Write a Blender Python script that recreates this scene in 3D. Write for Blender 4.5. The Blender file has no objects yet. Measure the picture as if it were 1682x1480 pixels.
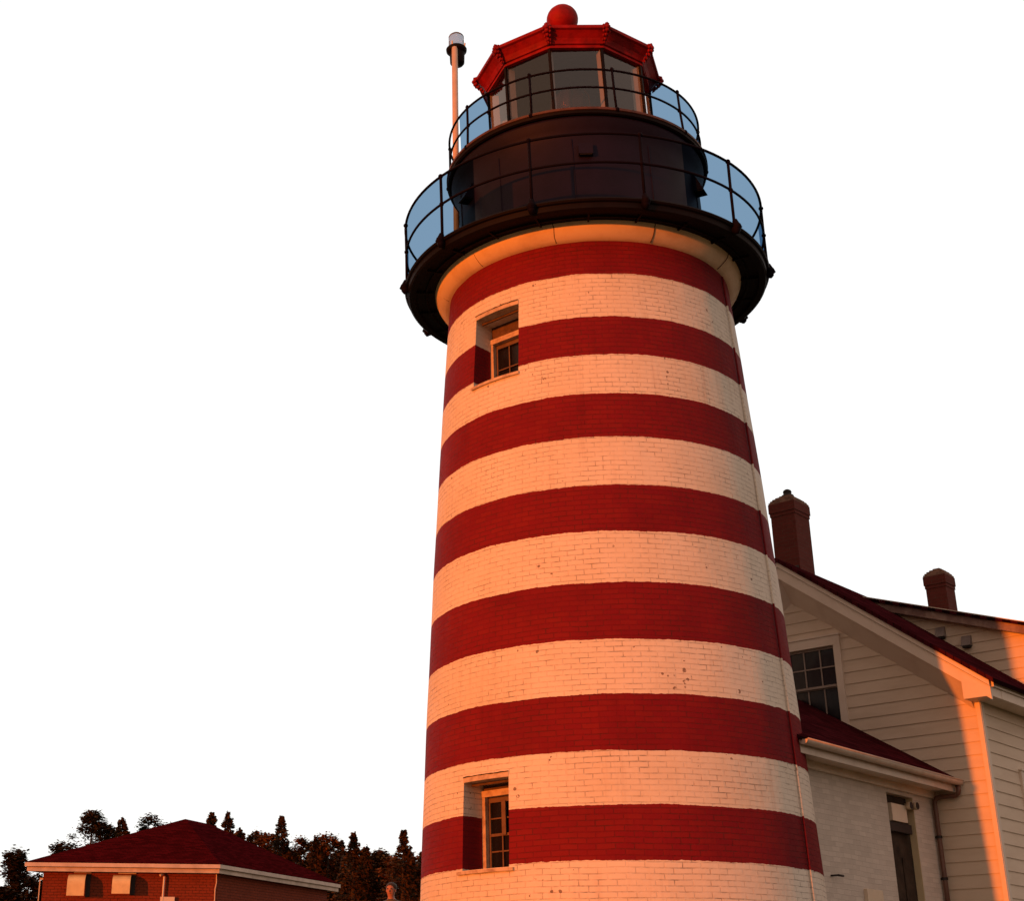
import bpy, bmesh, math, random
from mathutils import Vector, Matrix, noise
R_ = math.radians
sin, cos, pi = math.sin, math.cos, math.pi
random.seed(7)
scn = bpy.context.scene
COL = scn.collection

# ------------------------------------------------------------------ camera
cd = bpy.data.cameras.new("camera")
cam = bpy.data.objects.new("camera", cd)
COL.objects.link(cam)
scn.camera = cam
fw = Vector((0.0, 0.92279559, 0.3852899))
rt = Vector((0.99999419, -0.00131336, 0.00314559))
up = Vector((-0.00340877, -0.38528766, 0.92279023))
M = Matrix((rt, up, -fw)).transposed().to_4x4()
cam.matrix_world = M
cd.sensor_fit = 'HORIZONTAL'
cd.sensor_width = 36.0
cd.lens = 2463.35 / 1682 * 36.0
cd.shift_x = (841 - 635.6) / 1682
cd.shift_y = (662.3 - 740) / 1682
cd.clip_start = 0.1
cd.clip_end = 4000

# ------------------------------------------------------------------ world and sun
SUN_AZ, SUN_EL = 225.0, 1.3            # compass-like angle from +Y towards +X
world = bpy.data.worlds.new("World")
scn.world = world
world.use_nodes = True
wn, wl = world.node_tree.nodes, world.node_tree.links
wn.clear()
wout = wn.new("ShaderNodeOutputWorld")
sky = wn.new("ShaderNodeTexSky")
sky.sky_type = 'NISHITA'
sky.sun_disc = False
sky.sun_elevation = R_(SUN_EL)
sky.sun_rotation = R_(SUN_AZ)
bg1 = wn.new("ShaderNodeBackground")
bg1.inputs[1].default_value = 0.05
wl.new(sky.outputs[0], bg1.inputs[0])
# bright even white veil of cloud on the side of the sky away from the sun, clear dusk behind
tc = wn.new("ShaderNodeTexCoord")
dot = wn.new("ShaderNodeVectorMath"); dot.operation = 'DOT_PRODUCT'
VD = Vector((sin(R_(6)) * cos(R_(20)), cos(R_(6)) * cos(R_(20)), sin(R_(20))))
dot.inputs[1].default_value = VD
wl.new(tc.outputs['Generated'], dot.inputs[0])
mr = wn.new("ShaderNodeMapRange"); mr.interpolation_type = 'SMOOTHSTEP'
mr.inputs[1].default_value = cos(R_(46)); mr.inputs[2].default_value = cos(R_(32))
wl.new(dot.outputs['Value'], mr.inputs[0])
veil = wn.new("ShaderNodeMix"); veil.data_type = 'RGBA'
# dusk colour behind the camera: dull orange towards the sun, paler grey away from it
d2 = wn.new("ShaderNodeVectorMath"); d2.operation = 'DOT_PRODUCT'
d2.inputs[1].default_value = (sin(R_(118)), cos(R_(118)), 0.0)
wl.new(tc.outputs['Generated'], d2.inputs[0])
mr2 = wn.new("ShaderNodeMapRange"); mr2.interpolation_type = 'SMOOTHSTEP'
mr2.inputs[1].default_value = -0.9; mr2.inputs[2].default_value = 0.7
wl.new(d2.outputs['Value'], mr2.inputs[0])
dusk = wn.new("ShaderNodeMix"); dusk.data_type = 'RGBA'
dusk.inputs[6].default_value = (0.47, 0.27, 0.16, 1)
dusk.inputs[7].default_value = (0.56, 0.40, 0.32, 1)
wl.new(mr2.outputs[0], dusk.inputs[0]); wl.new(dusk.outputs[2], veil.inputs[6])
veil.inputs[7].default_value = (1.02, 1.02, 1.02, 1)
wl.new(mr.outputs[0], veil.inputs[0])
bg2 = wn.new("ShaderNodeBackground")
wl.new(veil.outputs[2], bg2.inputs[0])
add = wn.new("ShaderNodeAddShader")
wl.new(bg1.outputs[0], add.inputs[0]); wl.new(bg2.outputs[0], add.inputs[1])
wl.new(add.outputs[0], wout.inputs[0])

sd = bpy.data.lights.new("sun", 'SUN')
sd.energy = 3.7
sd.color = (1.0, 0.175, 0.006)
sd.angle = R_(1.3)
sun = bpy.data.objects.new("sun", sd)
COL.objects.link(sun)
sv = Vector((sin(R_(SUN_AZ)) * cos(R_(SUN_EL)), cos(R_(SUN_AZ)) * cos(R_(SUN_EL)), sin(R_(SUN_EL))))
sun.rotation_euler = sv.to_track_quat('Z', 'Y').to_euler()
sun.location = sv * 60

scn.view_settings.view_transform = 'Standard'
scn.view_settings.look = 'None'
scn.view_settings.exposure = 0.0
scn.view_settings.gamma = 1.0
scn.cycles.max_bounces = 8
scn.cycles.transparent_max_bounces = 16

# ------------------------------------------------------------------ materials
class NT:
    def __init__(s, name):
        s.m = bpy.data.materials.new(name); s.m.use_nodes = True
        s.t = s.m.node_tree; s.n = s.t.nodes; s.l = s.t.links
        s.b = s.n["Principled BSDF"]
    def new(s, t, **k):
        n = s.n.new(t)
        for a, v in k.items(): setattr(n, a, v)
        return n
    def link(s, a, b): s.l.new(a, b)
    def noise(s, vec, scale, detail=3, rough=0.5):
        n = s.new("ShaderNodeTexNoise"); n.inputs['Scale'].default_value = scale
        n.inputs['Detail'].default_value = detail; n.inputs['Roughness'].default_value = rough
        if vec: s.link(vec, n.inputs['Vector'])
        return n.outputs['Fac']
    def rng(s, v, a, b, c=0, d=1):
        n = s.new("ShaderNodeMapRange"); s.link(v, n.inputs[0])
        for i, x in enumerate((a, b, c, d)): n.inputs[i + 1].default_value = x
        return n.outputs[0]
    def math(s, op, a, b=None, c=None):
        n = s.new("ShaderNodeMath", operation=op)
        for i, x in enumerate((a, b, c)):
            if x is None: continue
            if isinstance(x, (int, float)): n.inputs[i].default_value = x
            else: s.link(x, n.inputs[i])
        return n.outputs[0]
    def mix(s, f, a, b, mode='MIX'):
        n = s.new("ShaderNodeMix", data_type='RGBA', blend_type=mode)
        for i, x in ((0, f), (6, a), (7, b)):
            if isinstance(x, (int, float)): n.inputs[i].default_value = x
            elif isinstance(x, tuple): n.inputs[i].default_value = (*x, 1) if len(x) == 3 else x
            else: s.link(x, n.inputs[i])
        return n.outputs[2]
    def bump(s, h, strength, dist):
        n = s.new("ShaderNodeBump"); n.inputs['Strength'].default_value = strength
        n.inputs['Distance'].default_value = dist; s.link(h, n.inputs['Height'])
        s.link(n.outputs[0], s.b.inputs['Normal'])
        return n
    def obj(s): return s.new("ShaderNodeTexCoord").outputs['Object']
    def uv(s): return s.new("ShaderNodeTexCoord").outputs['UV']

def simple(name, col, rough=0.6, var=0.15, scale=6, metal=0, bump=0.0, spec=0.5):
    t = NT(name); o = t.obj()
    f = t.noise(o, scale, 5, 0.6)
    c = t.mix(t.rng(f, 0.3, 0.7), tuple(x * (1 - var) for x in col), tuple(min(1, x * (1 + var)) for x in col))
    t.link(c, t.b.inputs['Base Color'])
    t.b.inputs['Roughness'].default_value = rough
    t.b.inputs['Metallic'].default_value = metal
    t.b.inputs['Specular IOR Level'].default_value = spec
    if bump: t.bump(t.noise(o, scale * 6, 4), bump, 0.01)
    return t.m

def brick_mat(name, paint, wd=0.2, rh=0.0645, mortar=0.0055, groove=0.5, line_lo=0.42, line_hi=0.62, bump=0.5, rough=0.75, mortar_col=None, uvs=True, stripes=None, spots=False):
    """painted or bare brickwork; 'paint' is one colour or, with stripes, (white, red)"""
    t = NT(name)
    base = t.uv() if uvs else t.obj()
    wob = t.new("ShaderNodeTexNoise"); wob.inputs['Scale'].default_value = 1.6; wob.inputs['Detail'].default_value = 3
    t.link(base, wob.inputs['Vector'])
    wv = t.new("ShaderNodeVectorMath", operation='MULTIPLY_ADD')
    t.link(wob.outputs['Color'], wv.inputs[0]); wv.inputs[1].default_value = (0.05, 0.035, 0); t.link(base, wv.inputs[2])
    bt = t.new("ShaderNodeTexBrick"); t.link(wv.outputs[0], bt.inputs['Vector'])
    bt.inputs['Scale'].default_value = 1.0; bt.inputs['Mortar Size'].default_value = mortar
    bt.inputs['Mortar Smooth'].default_value = 0.35
    bt.inputs['Brick Width'].default_value = wd; bt.inputs['Row Height'].default_value = rh
    bt.inputs['Color1'].default_value = (0.1, 0.1, 0.1, 1); bt.inputs['Color2'].default_value = (0.9, 0.9, 0.9, 1)
    bt.offset = 0.5
    fac = bt.outputs['Fac']; tone = bt.outputs['Color']
    n1 = t.noise(base, 1.3, 5, 0.65); n2 = t.noise(base, 9, 4, 0.7)
    if stripes:
        sx = t.new("ShaderNodeSeparateXYZ"); t.link(base, sx.inputs[0])
        edge = t.noise(base, 14, 3, 0.6)
        z = t.math('ADD', sx.outputs[1], t.math('ADD', t.math('MULTIPLY', t.math('SUBTRACT', edge, 0.5), 0.026), t.math('MULTIPLY', t.math('SUBTRACT', n1, 0.5), 0.05)))
        zz = t.math('DIVIDE', z, 12.0)
        rp = t.new("ShaderNodeValToRGB"); rp.color_ramp.interpolation = 'CONSTANT'
        els = rp.color_ramp.elements
        els[0].position = 0.0; els[0].color = (1, 1, 1, 1)
        els[1].position = stripes[0] / 12.0; els[1].color = (0, 0, 0, 1)
        v = 1
        for zb in stripes[1:]:
            e = els.new(zb / 12.0); e.color = (v, v, v, 1); v = 1 - v
        t.link(zz, rp.inputs[0])
        isred = rp.outputs[0]
        mp = t.new("ShaderNodeMapping"); mp.inputs['Scale'].default_value = (7.0, 0.45, 1); t.link(base, mp.inputs[0])
        streak = t.math('MULTIPLY', t.rng(t.noise(mp.outputs[0], 1.0, 5, 0.7), 0.52, 0.78), t.rng(t.noise(base, 0.7, 3, 0.6), 0.42, 0.66))
        grime = t.rng(t.noise(base, 0.9, 6, 0.7), 0.42, 0.72, 0, 0.5)
        white = t.mix(grime, paint[0], (0.60, 0.53, 0.43))
        white = t.mix(t.rng(n2, 0.35, 0.75, 0, 0.22), white, (0.70, 0.66, 0.60))
        warm = t.mix(t.rng(tone, 0.1, 0.9, 0.0, 0.35), paint[1], (0.25, 0.022, 0.016))
        red = t.mix(t.rng(n1, 0.40, 0.72, 0, 0.5), warm, (0.11, 0.005, 0.013))
        col = t.mix(isred, white, red)
        col = t.mix(t.math('MULTIPLY', streak, 0.42), col, t.mix(isred, (0.30, 0.15, 0.07), (0.08, 0.006, 0.008)))
    else:
        col = t.mix(t.rng(n1, 0.35, 0.7), tuple(x * 0.82 for x in paint), paint)
        col = t.mix(t.rng(tone, 0.1, 0.9, 0, 0.35), col, tuple(x * 1.35 for x in paint))
    # open joints: the paint film has split along the mortar in patches
    m_patch = t.rng(t.noise(base, 2.2, 5, 0.7), line_lo, line_hi)
    seg = t.rng(t.noise(base, 11, 3, 0.6), 0.36, 0.60)
    m_patch = t.math('MULTIPLY', m_patch, seg)
    jf = t.math('MULTIPLY', t.math('MULTIPLY', fac, m_patch), groove)
    col = t.mix(jf, col, mortar_col or t.mix(0.72, col, (0.05, 0.03, 0.025)))
    if spots:
        vo = t.new("ShaderNodeTexVoronoi"); vo.inputs['Scale'].default_value = 9; t.link(base, vo.inputs['Vector'])
        sp = t.math('LESS_THAN', vo.outputs['Distance'], t.rng(t.noise(base, 1.7, 4, 0.7), 0.47, 0.66, -0.03, 0.26))
        sp = t.math('MULTIPLY', sp, t.math('GREATER_THAN', n2, 0.50))
        if stripes: sp = t.math('MULTIPLY', sp, t.math('SUBTRACT', 1.0, isred))
        col = t.mix(t.math('MULTIPLY', sp, 0.75), col, (0.10, 0.045, 0.03))
    t.link(col, t.b.inputs['Base Color'])
    t.b.inputs['Roughness'].default_value = rough
    t.b.inputs['Specular IOR Level'].default_value = 0.12
    h = t.math('ADD', t.math('MULTIPLY', fac, t.math('ADD', t.math('MULTIPLY', m_patch, -0.9), -0.28)), t.math('MULTIPLY', n2, 0.8))
    h = t.math('ADD', h, t.math('MULTIPLY', t.rng(tone, 0.1, 0.9), 0.25))
    t.bump(h, bump, 0.012)
    return t.m

ZB = [9.805, 9.246, 8.62, 8.056, 7.498, 6.878, 6.195, 5.582, 4.929, 4.251, 3.6, 2.923, 2.31, 1.728, 1.115]
PW = (0.80, 0.75, 0.69); PR = (0.19, 0.008, 0.017)
tower_brick = brick_mat("striped_painted_brick", (PW, PR), stripes=list(reversed(ZB))[:], spots=True, bump=0.75, groove=0.85, line_lo=0.38, line_hi=0.62)
annex_brick = brick_mat("white_painted_brick", (0.62, 0.57, 0.53), bump=0.4, groove=0.12)
bare_brick = brick_mat("red_brick", (0.13, 0.030, 0.026), groove=0.7, line_lo=0.2, line_hi=0.5, mortar=0.007, mortar_col=(0.12, 0.06, 0.05), bump=0.4)
fog_brick = brick_mat("brown_brick", (0.21, 0.040, 0.018), wd=0.26, rh=0.095, groove=0.95, line_lo=0.2, line_hi=0.45, mortar=0.014, mortar_col=(0.07, 0.02, 0.012), bump=0.6)

def stained_white(name, col, rough=0.55, stain=(0.45, 0.36, 0.28), amt=0.4, scale=3.0, stretch=1.0):
    t = NT(name); o = t.obj()
    mp = t.new("ShaderNodeMapping"); mp.inputs['Scale'].default_value = (1, 1, stretch); t.link(o, mp.inputs[0])
    f = t.rng(t.noise(mp.outputs[0], scale, 6, 0.65), 0.45, 0.8, 0, amt)
    c = t.mix(f, col, stain)
    t.link(c, t.b.inputs['Base Color']); t.b.inputs['Roughness'].default_value = rough
    t.bump(t.noise(o, 30, 3), 0.15, 0.005)
    return t.m

cornice_mat = stained_white("cornice_plaster", (0.88, 0.71, 0.56), 0.8, (0.50, 0.33, 0.20), 0.6, 2.2)
window_paint = stained_white("old_window_paint", (0.62, 0.50, 0.38), 0.6, (0.22, 0.10, 0.05), 0.9, 9)
sash_paint = stained_white("shaded_sash_paint", (0.17, 0.10, 0.065), 0.7, (0.07, 0.035, 0.02), 0.9, 9)  # shade of the window recess put into a darker sash colour
clap_mat = stained_white("clapboard_paint", (0.69, 0.59, 0.49), 0.6, (0.50, 0.40, 0.31), 0.5, 1.5, 4)
house_sash = stained_white("house_sash_paint", (0.30, 0.25, 0.23), 0.6, (0.2, 0.15, 0.12), 0.5, 6)
trim_mat = stained_white("trim_paint", (0.72, 0.64, 0.57), 0.5, (0.5, 0.42, 0.36), 0.4, 2.0)
soffit_mat = stained_white("soffit_paint", (0.78, 0.68, 0.60), 0.6, (0.42, 0.33, 0.28), 0.5, 2.0)
black_iron = simple("black_iron_paint", (0.006, 0.003, 0.004), 0.6, 0.3, 3, bump=0.15, spec=0.12)
drum_mat = simple("watch_room_paint", (0.009, 0.0055, 0.020), 0.6, 0.35, 1.4, bump=0.12, spec=0.14)
rail_mat = simple("black_rail_paint", (0.006, 0.003, 0.008), 0.7, 0.2, 8, spec=0.06)
red_iron = simple("red_iron_paint", (0.25, 0.005, 0.007), 0.6, 0.4, 5, bump=0.35, spec=0.15)
cream_mat = simple("cream_mullion_paint", (0.75, 0.66, 0.55), 0.5, 0.08, 5)
ceiling_mat = simple("lantern_ceiling", (0.13, 0.12, 0.14), 0.7, 0.3, 3)
steel_mat = simple("galvanised_pole", (0.62, 0.47, 0.38), 0.5, 0.1, 6)
gutter_mat = stained_white("gutter_paint", (0.58, 0.50, 0.44), 0.4, (0.3, 0.2, 0.16), 0.5, 4)
pipe_mat = simple("downspout_paint", (0.13, 0.06, 0.045), 0.4, 0.25, 8)
door_mat = simple("weathered_door", (0.035, 0.024, 0.018), 0.7, 0.6, 5, bump=0.3, spec=0.2)
head_mat = simple("dark_head_board", (0.11, 0.06, 0.04), 0.8, 0.4, 12)  # dark brown board and strip under the lintel
dark_mat = simple("dark_interior", (0.012, 0.008, 0.009), 0.7, 0.2, 4)
lead_mat = simple("lead_flashing", (0.045, 0.04, 0.045), 0.6, 0.3, 6)
hood_mat = simple("sheet_metal_hood", (0.78, 0.58, 0.30), 0.45, 0.15, 3, metal=0.1)
skin_mat = simple("skin", (0.42, 0.18, 0.12), 0.5, 0.08, 14)
hair_mat = simple("grey_brown_hair", (0.035, 0.022, 0.015), 0.7, 0.3, 30)
shirt_mat = simple("olive_brown_shirt", (0.085, 0.065, 0.045), 0.8, 0.2, 10)
trouser_mat = simple("dark_trousers", (0.03, 0.03, 0.045), 0.8, 0.2, 10)
bark_mat = simple("bark", (0.06, 0.04, 0.03), 0.9, 0.3, 5)
copper_mat = simple("conductor_cable", (0.8, 0.7, 0.6), 0.5, 0.1, 5)
stone_mat = simple("granite_foundation", (0.28, 0.26, 0.24), 0.8, 0.25, 4, bump=0.4)

def shingle_mat(name, col):
    t = NT(name); u = t.uv()
    bt = t.new("ShaderNodeTexBrick"); t.link(u, bt.inputs['Vector'])
    bt.inputs['Scale'].default_value = 1; bt.inputs['Brick Width'].default_value = 0.3
    bt.inputs['Row Height'].default_value = 0.13; bt.inputs['Mortar Size'].default_value = 0.008
    bt.inputs['Color1'].default_value = (0, 0, 0, 1); bt.inputs['Color2'].default_value = (1, 1, 1, 1)
    c = t.mix(t.rng(bt.outputs['Color'], 0, 1), tuple(x * 0.6 for x in col), tuple(x * 1.4 for x in col))
    c = t.mix(t.rng(t.noise(u, 1.5, 4), 0.4, 0.7, 0, 0.4), c, tuple(x * 0.7 for x in col))
    c = t.mix(t.math('MULTIPLY', bt.outputs['Fac'], 0.85), c, (0.01, 0.004, 0.005))
    t.link(c, t.b.inputs['Base Color']); t.b.inputs['Roughness'].default_value = 0.95
    t.b.inputs['Specular IOR Level'].default_value = 0.0
    sx = t.new("ShaderNodeSeparateXYZ"); t.link(u, sx.inputs[0])
    saw = t.math('FRACT', t.math('DIVIDE', sx.outputs[1], 0.13))
    h = t.math('ADD', t.math('MULTIPLY', saw, -1.0), t.math('MULTIPLY', t.noise(u, 40, 3), 0.4))
    t.bump(h, 0.6, 0.02)
    return t.m
roof_mat = shingle_mat("dark_red_shingles", (0.052, 0.008, 0.012))
fog_roof_mat = shingle_mat("red_brown_shingles", (0.065, 0.004, 0.006))

def glass_mat(name, tint, refl_rough=0.05, gloss_base=0.5):
    t = NT(name); t.n.remove(t.b)
    out = t.n["Material Output"]
    tr = t.new("ShaderNodeBsdfTransparent"); tr.inputs[0].default_value = (*tint, 1)
    gl = t.new("ShaderNodeBsdfGlossy"); gl.inputs[0].default_value = (1, 1, 1, 1); gl.inputs['Roughness'].default_value = refl_rough
    ge = t.new("ShaderNodeNewGeometry"); dt = t.new("ShaderNodeVectorMath", operation='DOT_PRODUCT')
    t.link(ge.outputs['Normal'], dt.inputs[0]); t.link(ge.outputs['Incoming'], dt.inputs[1])
    c1 = t.math('SUBTRACT', 1.0, t.math('ABSOLUTE', dt.outputs['Value']))
    f = t.math('MULTIPLY', t.math('ADD', 0.09, t.math('MULTIPLY', t.math('POWER', c1, 4.0), 0.85)), gloss_base)
    mx = t.new("ShaderNodeMixShader"); t.link(f, mx.inputs[0]); t.link(tr.outputs[0], mx.inputs[1]); t.link(gl.outputs[0], mx.inputs[2])
    t.link(mx.outputs[0], out.inputs[0])
    return t.m
lantern_glass = glass_mat("lantern_glass", (0.55, 0.54, 0.58), 0.04, 1.0)
sky_tint_panel = glass_mat("sky_blue_tint", (0.185, 0.30, 0.43), 0.3, 0.0)  # tint of the added panels that stand in for blue sky
def dark_glass_mat():
    t = NT("window_glass")
    t.b.inputs['Base Color'].default_value = (0.012, 0.010, 0.014, 1); t.b.inputs['Roughness'].default_value = 0.2; t.b.inputs['Specular IOR Level'].default_value = 0.35
    t.bump(t.noise(t.obj(), 2.5, 2), 0.15, 0.05)
    return t.m
dark_glass = dark_glass_mat()
def lens_m():
    t = NT("lens_glass")
    t.b.inputs['Base Color'].default_value = (0.30, 0.17, 0.09, 1); t.b.inputs['Roughness'].default_value = 0.18; t.b.inputs['Metallic'].default_value = 0.8
    t.b.inputs['Specular IOR Level'].default_value = 0.9; t.b.inputs['Coat Weight'].default_value = 0.6
    return t.m
lens_mat = lens_m()
def clear_lamp_m():
    t = NT("lamp_globe")
    t.b.inputs['Base Color'].default_value = (0.42, 0.44, 0.50, 1); t.b.inputs['Roughness'].default_value = 0.10
    t.b.inputs['Transmission Weight'].default_value = 0.8; t.b.inputs['IOR'].default_value = 1.2
    return t.m
globe_mat = clear_lamp_m()

# ------------------------------------------------------------------ object helpers
def tag(o, label=None, cat=None, group=None, kind=None):
    if label: o['label'] = label
    if cat: o['category'] = cat
    if group: o['group'] = group
    if kind: o['kind'] = kind
    return o
def thing(name, loc, label, cat, group=None):
    o = bpy.data.objects.new(name, None); COL.objects.link(o); o.location = loc
    o.empty_display_size = 0.2
    return tag(o, label, cat, group)
def wloc(o):
    v = Vector((0, 0, 0))
    while o: v += o.location; o = o.parent
    return v
def put(name, bm, mat, parent=None, smooth=False, origin=None):
    """link the bmesh (authored in world coordinates) as one object"""
    me = bpy.data.meshes.new(name)
    bm.normal_update()
    base = wloc(parent) if parent else Vector(origin or (0, 0, 0))
    for v in bm.verts: v.co -= base
    bm.to_mesh(me); bm.free()
    if smooth: me.polygons.foreach_set('use_smooth', [True] * len(me.polygons))
    for m in (mat if isinstance(mat, (list, tuple)) else (mat,)): me.materials.append(m)
    o = bpy.data.objects.new(name, me); COL.objects.link(o)
    if parent: o.parent = parent
    else: o.location = base
    return o
def B(): return bmesh.new()
def hexa(bm, p):
    """p: 8 points, bottom ring 0-3 then top ring 4-7"""
    v = [bm.verts.new(Vector(q)) for q in p]
    fs = []
    for f in ((0, 3, 2, 1), (4, 5, 6, 7), (0, 1, 5, 4), (1, 2, 6, 5), (2, 3, 7, 6), (3, 0, 4, 7)):
        fs.append(bm.faces.new([v[i] for i in f]))
    return fs
def fbox(bm, o, a, b, c, a0, a1, b0, b1, c0, c1):
    """box in the frame (origin o, axes a,b,c)"""
    P = lambda i, j, k: o + a * i + b * j + c * k
    return hexa(bm, [P(a0, b0, c0), P(a1, b0, c0), P(a1, b1, c0), P(a0, b1, c0), P(a0, b0, c1), P(a1, b0, c1), P(a1, b1, c1), P(a0, b1, c1)])
def tube(bm, pts, r, n=8, closed=False, caps=True):
    pts = [Vector(p) for p in pts]; rings = []; N = len(pts)
    rr = r if isinstance(r, (list, tuple)) else [r] * N
    prev = None
    for i, p in enumerate(pts):
        if closed: d = pts[(i + 1) % N] - pts[i - 1]
        else: d = pts[min(i + 1, N - 1)] - pts[max(i - 1, 0)]
        d.normalize()
        x = (prev - d * prev.dot(d)) if prev is not None else d.orthogonal()
        if prev is None and abs(d.z) < 0.7: x = Vector((0, 0, 1)) - d * d.z
        x.normalize(); prev = x; y = d.cross(x)
        rings.append([bm.verts.new(p + (x * cos(2 * pi * k / n) + y * sin(2 * pi * k / n)) * rr[i]) for k in range(n)])
    M_ = N if closed else N - 1
    for i in range(M_):
        a, b = rings[i], rings[(i + 1) % N]
        for k in range(n): bm.faces.new((a[k], a[(k + 1) % n], b[(k + 1) % n], b[k]))
    if caps and not closed:
        bm.faces.new(rings[0][::-1]); bm.faces.new(rings[-1])
def sphere(bm, c, r, seg=12, sc=(1, 1, 1)):
    m = Matrix.Translation(Vector(c)) @ Matrix.Diagonal((sc[0], sc[1], sc[2], 1))
    bmesh.ops.create_uvsphere(bm, u_segments=seg, v_segments=max(6, seg // 2), radius=r, matrix=m)
def lathe(bm, prof, cx, cy, n=64, shear=None, a0=0.0, close=False):
    """prof: list of (r,z) bottom to top; shear(z)->dx"""
    rings = []
    for r, z in prof:
        dx = shear(z) if shear else 0
        rings.append([bm.verts.new((cx + dx + r * sin(a0 + 2 * pi * k / n), cy + r * cos(a0 + 2 * pi * k / n), z)) for k in range(n)])
    L = list(zip(rings, rings[1:]))
    if close: L.append((rings[-1], rings[0]))
    for a, b in L:
        for k in range(n): bm.faces.new((a[k], b[k], b[(k + 1) % n], a[(k + 1) % n]))
    return rings
def uvs(bm, fn):
    L = bm.loops.layers.uv.verify()
    for f in bm.faces:
        for l in f.loops: l[L].uv = fn(l.vert.co, f)

# ------------------------------------------------------------------ ground
GZ = 0.5
def gh(x, y):
    s = min(1, max(0, (y - 2.0) / 12.0)); s = s * s * (3 - 2 * s)
    h = -1.6 + (GZ + 1.6) * s
    far = max(0, math.hypot(x, y) - 60) / 100 * min(1, max(0, y / 40))
    return h + 0.06 * noise.noise(Vector((x * .2, y * .2, 0))) * (1 if abs(y - 25) > 12 else .0) + min(far, 2) * 1.2 * max(0, noise.noise(Vector((x * .01, y * .01, 3))))
def axis_pts():
    a = [i * 1.0 for i in range(-40, 41)]
    v = 40.0
    while v < 1500: v *= 1.25; a += [v, -v]
    return sorted(a)
bm = B(); xs = axis_pts(); ys = [y + 15 for y in axis_pts()]
grid = [[bm.verts.new((x, y, gh(x, y))) for x in xs] for y in ys]
for j in range(len(ys) - 1):
    for i in range(len(xs) - 1): bm.faces.new((grid[j][i], grid[j][i + 1], grid[j + 1][i + 1], grid[j + 1][i]))
t = NT("dry_grass"); o = t.obj()
c = t.mix(t.rng(t.noise(o, 0.6, 6, 0.7), 0.35, 0.7), (0.055, 0.07, 0.02), (0.14, 0.11, 0.05))
c = t.mix(t.rng(t.noise(o, 12, 4), 0.4, 0.7, 0, 0.5), c, (0.04, 0.045, 0.015))
t.link(c, t.b.inputs['Base Color']); t.b.inputs['Roughness'].default_value = 0.95
t.bump(t.noise(o, 20, 4), 0.8, 0.05)
tag(put('ground', bm, t.m, smooth=True), 'grassy headland the lighthouse stands on', kind='structure')

# ================================================================== LIGHTHOUSE
AX, AY = 2.94486, 19.78201
T = thing('lighthouse', (AX, AY, GZ), 'tall red and white striped brick lighthouse with black gallery and red lantern top', 'lighthouse')
def Rz(z): return -0.00198579 * z * z - 0.0356207 * z + 2.56627
def tp(az, r, z, dx=0.0):      # az in degrees from +Y towards +X
    a = R_(az); return Vector((AX + dx + r * sin(a), AY + r * cos(a), z))
def shear(z): return -0.02 - 0.028 * max(0, z - 10) if z > 9.9 else 0.0
WIN = [(214.5, 235.6, 7.98, 9.00, 223.2), (217.9, 234.8, 1.71, 2.73, 223.8)]
# --- striped shaft with two real window openings
cols = sorted(set([round(i * 2.0, 3) for i in range(180)] + [w[i] for w in WIN for i in (0, 1)]))
cols = [c_ for i, c_ in enumerate(cols) if not any(0 < abs(c_ - e) < 0.45 for w in WIN for e in w[:2])]
rows = sorted(set([GZ] + [round(GZ + i * 0.2, 3) for i in range(1, 47)] + [9.805] + [w[i] for w in WIN for i in (2, 3)]))
bm = B(); UV = bm.loops.layers.uv.verify()
V = {}
def rowv(j, i):
    if (j, i) not in V:
        z, a = rows[j], cols[i]
        r = Rz(z) + 0.006 * noise.noise(Vector((a * .12, z * 1.2, 0)))
        V[(j, i)] = bm.verts.new(tp(a, r, z))
    return V[(j, i)]
def setuv(f, l): 
    for lp, q in zip(f.loops, l): lp[UV].uv = q
for j in range(len(rows) - 1):
    for i in range(len(cols)):
        i2 = (i + 1) % len(cols)
        c0, c1 = cols[i], cols[i2] if i2 else cols[0] + 360
        zc, ac = (rows[j] + rows[j + 1]) / 2, (c0 + c1) / 2
        if any(w[0] < ac < w[1] and w[2] < zc < w[3] for w in WIN): continue
        f = bm.faces.new((rowv(j, i2), rowv(j, i), rowv(j + 1, i), rowv(j + 1, i2)))
        u0, u1 = R_(c0) * 2.36, R_(c1) * 2.36
        setuv(f, [(u1, rows[j]), (u0, rows[j]), (u0, rows[j + 1]), (u1, rows[j + 1])])
for (a0, a1, z0, z1, na) in WIN:   # reveals
    inw = -Vector((sin(R_(na)), cos(R_(na)), 0)); dp = 0.62
    iis = [i for i, c_ in enumerate(cols) if a0 - 1e-6 <= c_ <= a1 + 1e-6]
    jjs = [j for j, z in enumerate(rows) if z0 - 1e-6 <= z <= z1 + 1e-6]
    def back(j, i):
        p = rowv(j, i).co; return p + inw * dp
    for i in (iis[0], iis[-1]):
        for j in jjs[:-1]:
            a, b = rowv(j, i), rowv(j + 1, i)
            c_, d = bm.verts.new(back(j + 1, i)), bm.verts.new(back(j, i))
            f = bm.faces.new((a, b, c_, d)); u = R_(cols[i]) * 2.36
            setuv(f, [(u, rows[j]), (u, rows[j + 1]), (u + dp, rows[j + 1]), (u + dp, rows[j])])
    for j in (jjs[0], jjs[-1]):
        for i in iis[:-1]:
            a, b = rowv(j, i), rowv(j, i + 1)
            f = bm.faces.new((a, b, bm.verts.new(back(j, i + 1)), bm.verts.new(back(j, i))))
            u0, u1 = R_(cols[i]) * 2.36, R_(cols[i + 1]) * 2.36
            setuv(f, [(u0, rows[j]), (u1, rows[j]), (u1, rows[j]), (u0, rows[j])])
put('brick_shaft', bm, tower_brick, T, smooth=False)
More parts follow.
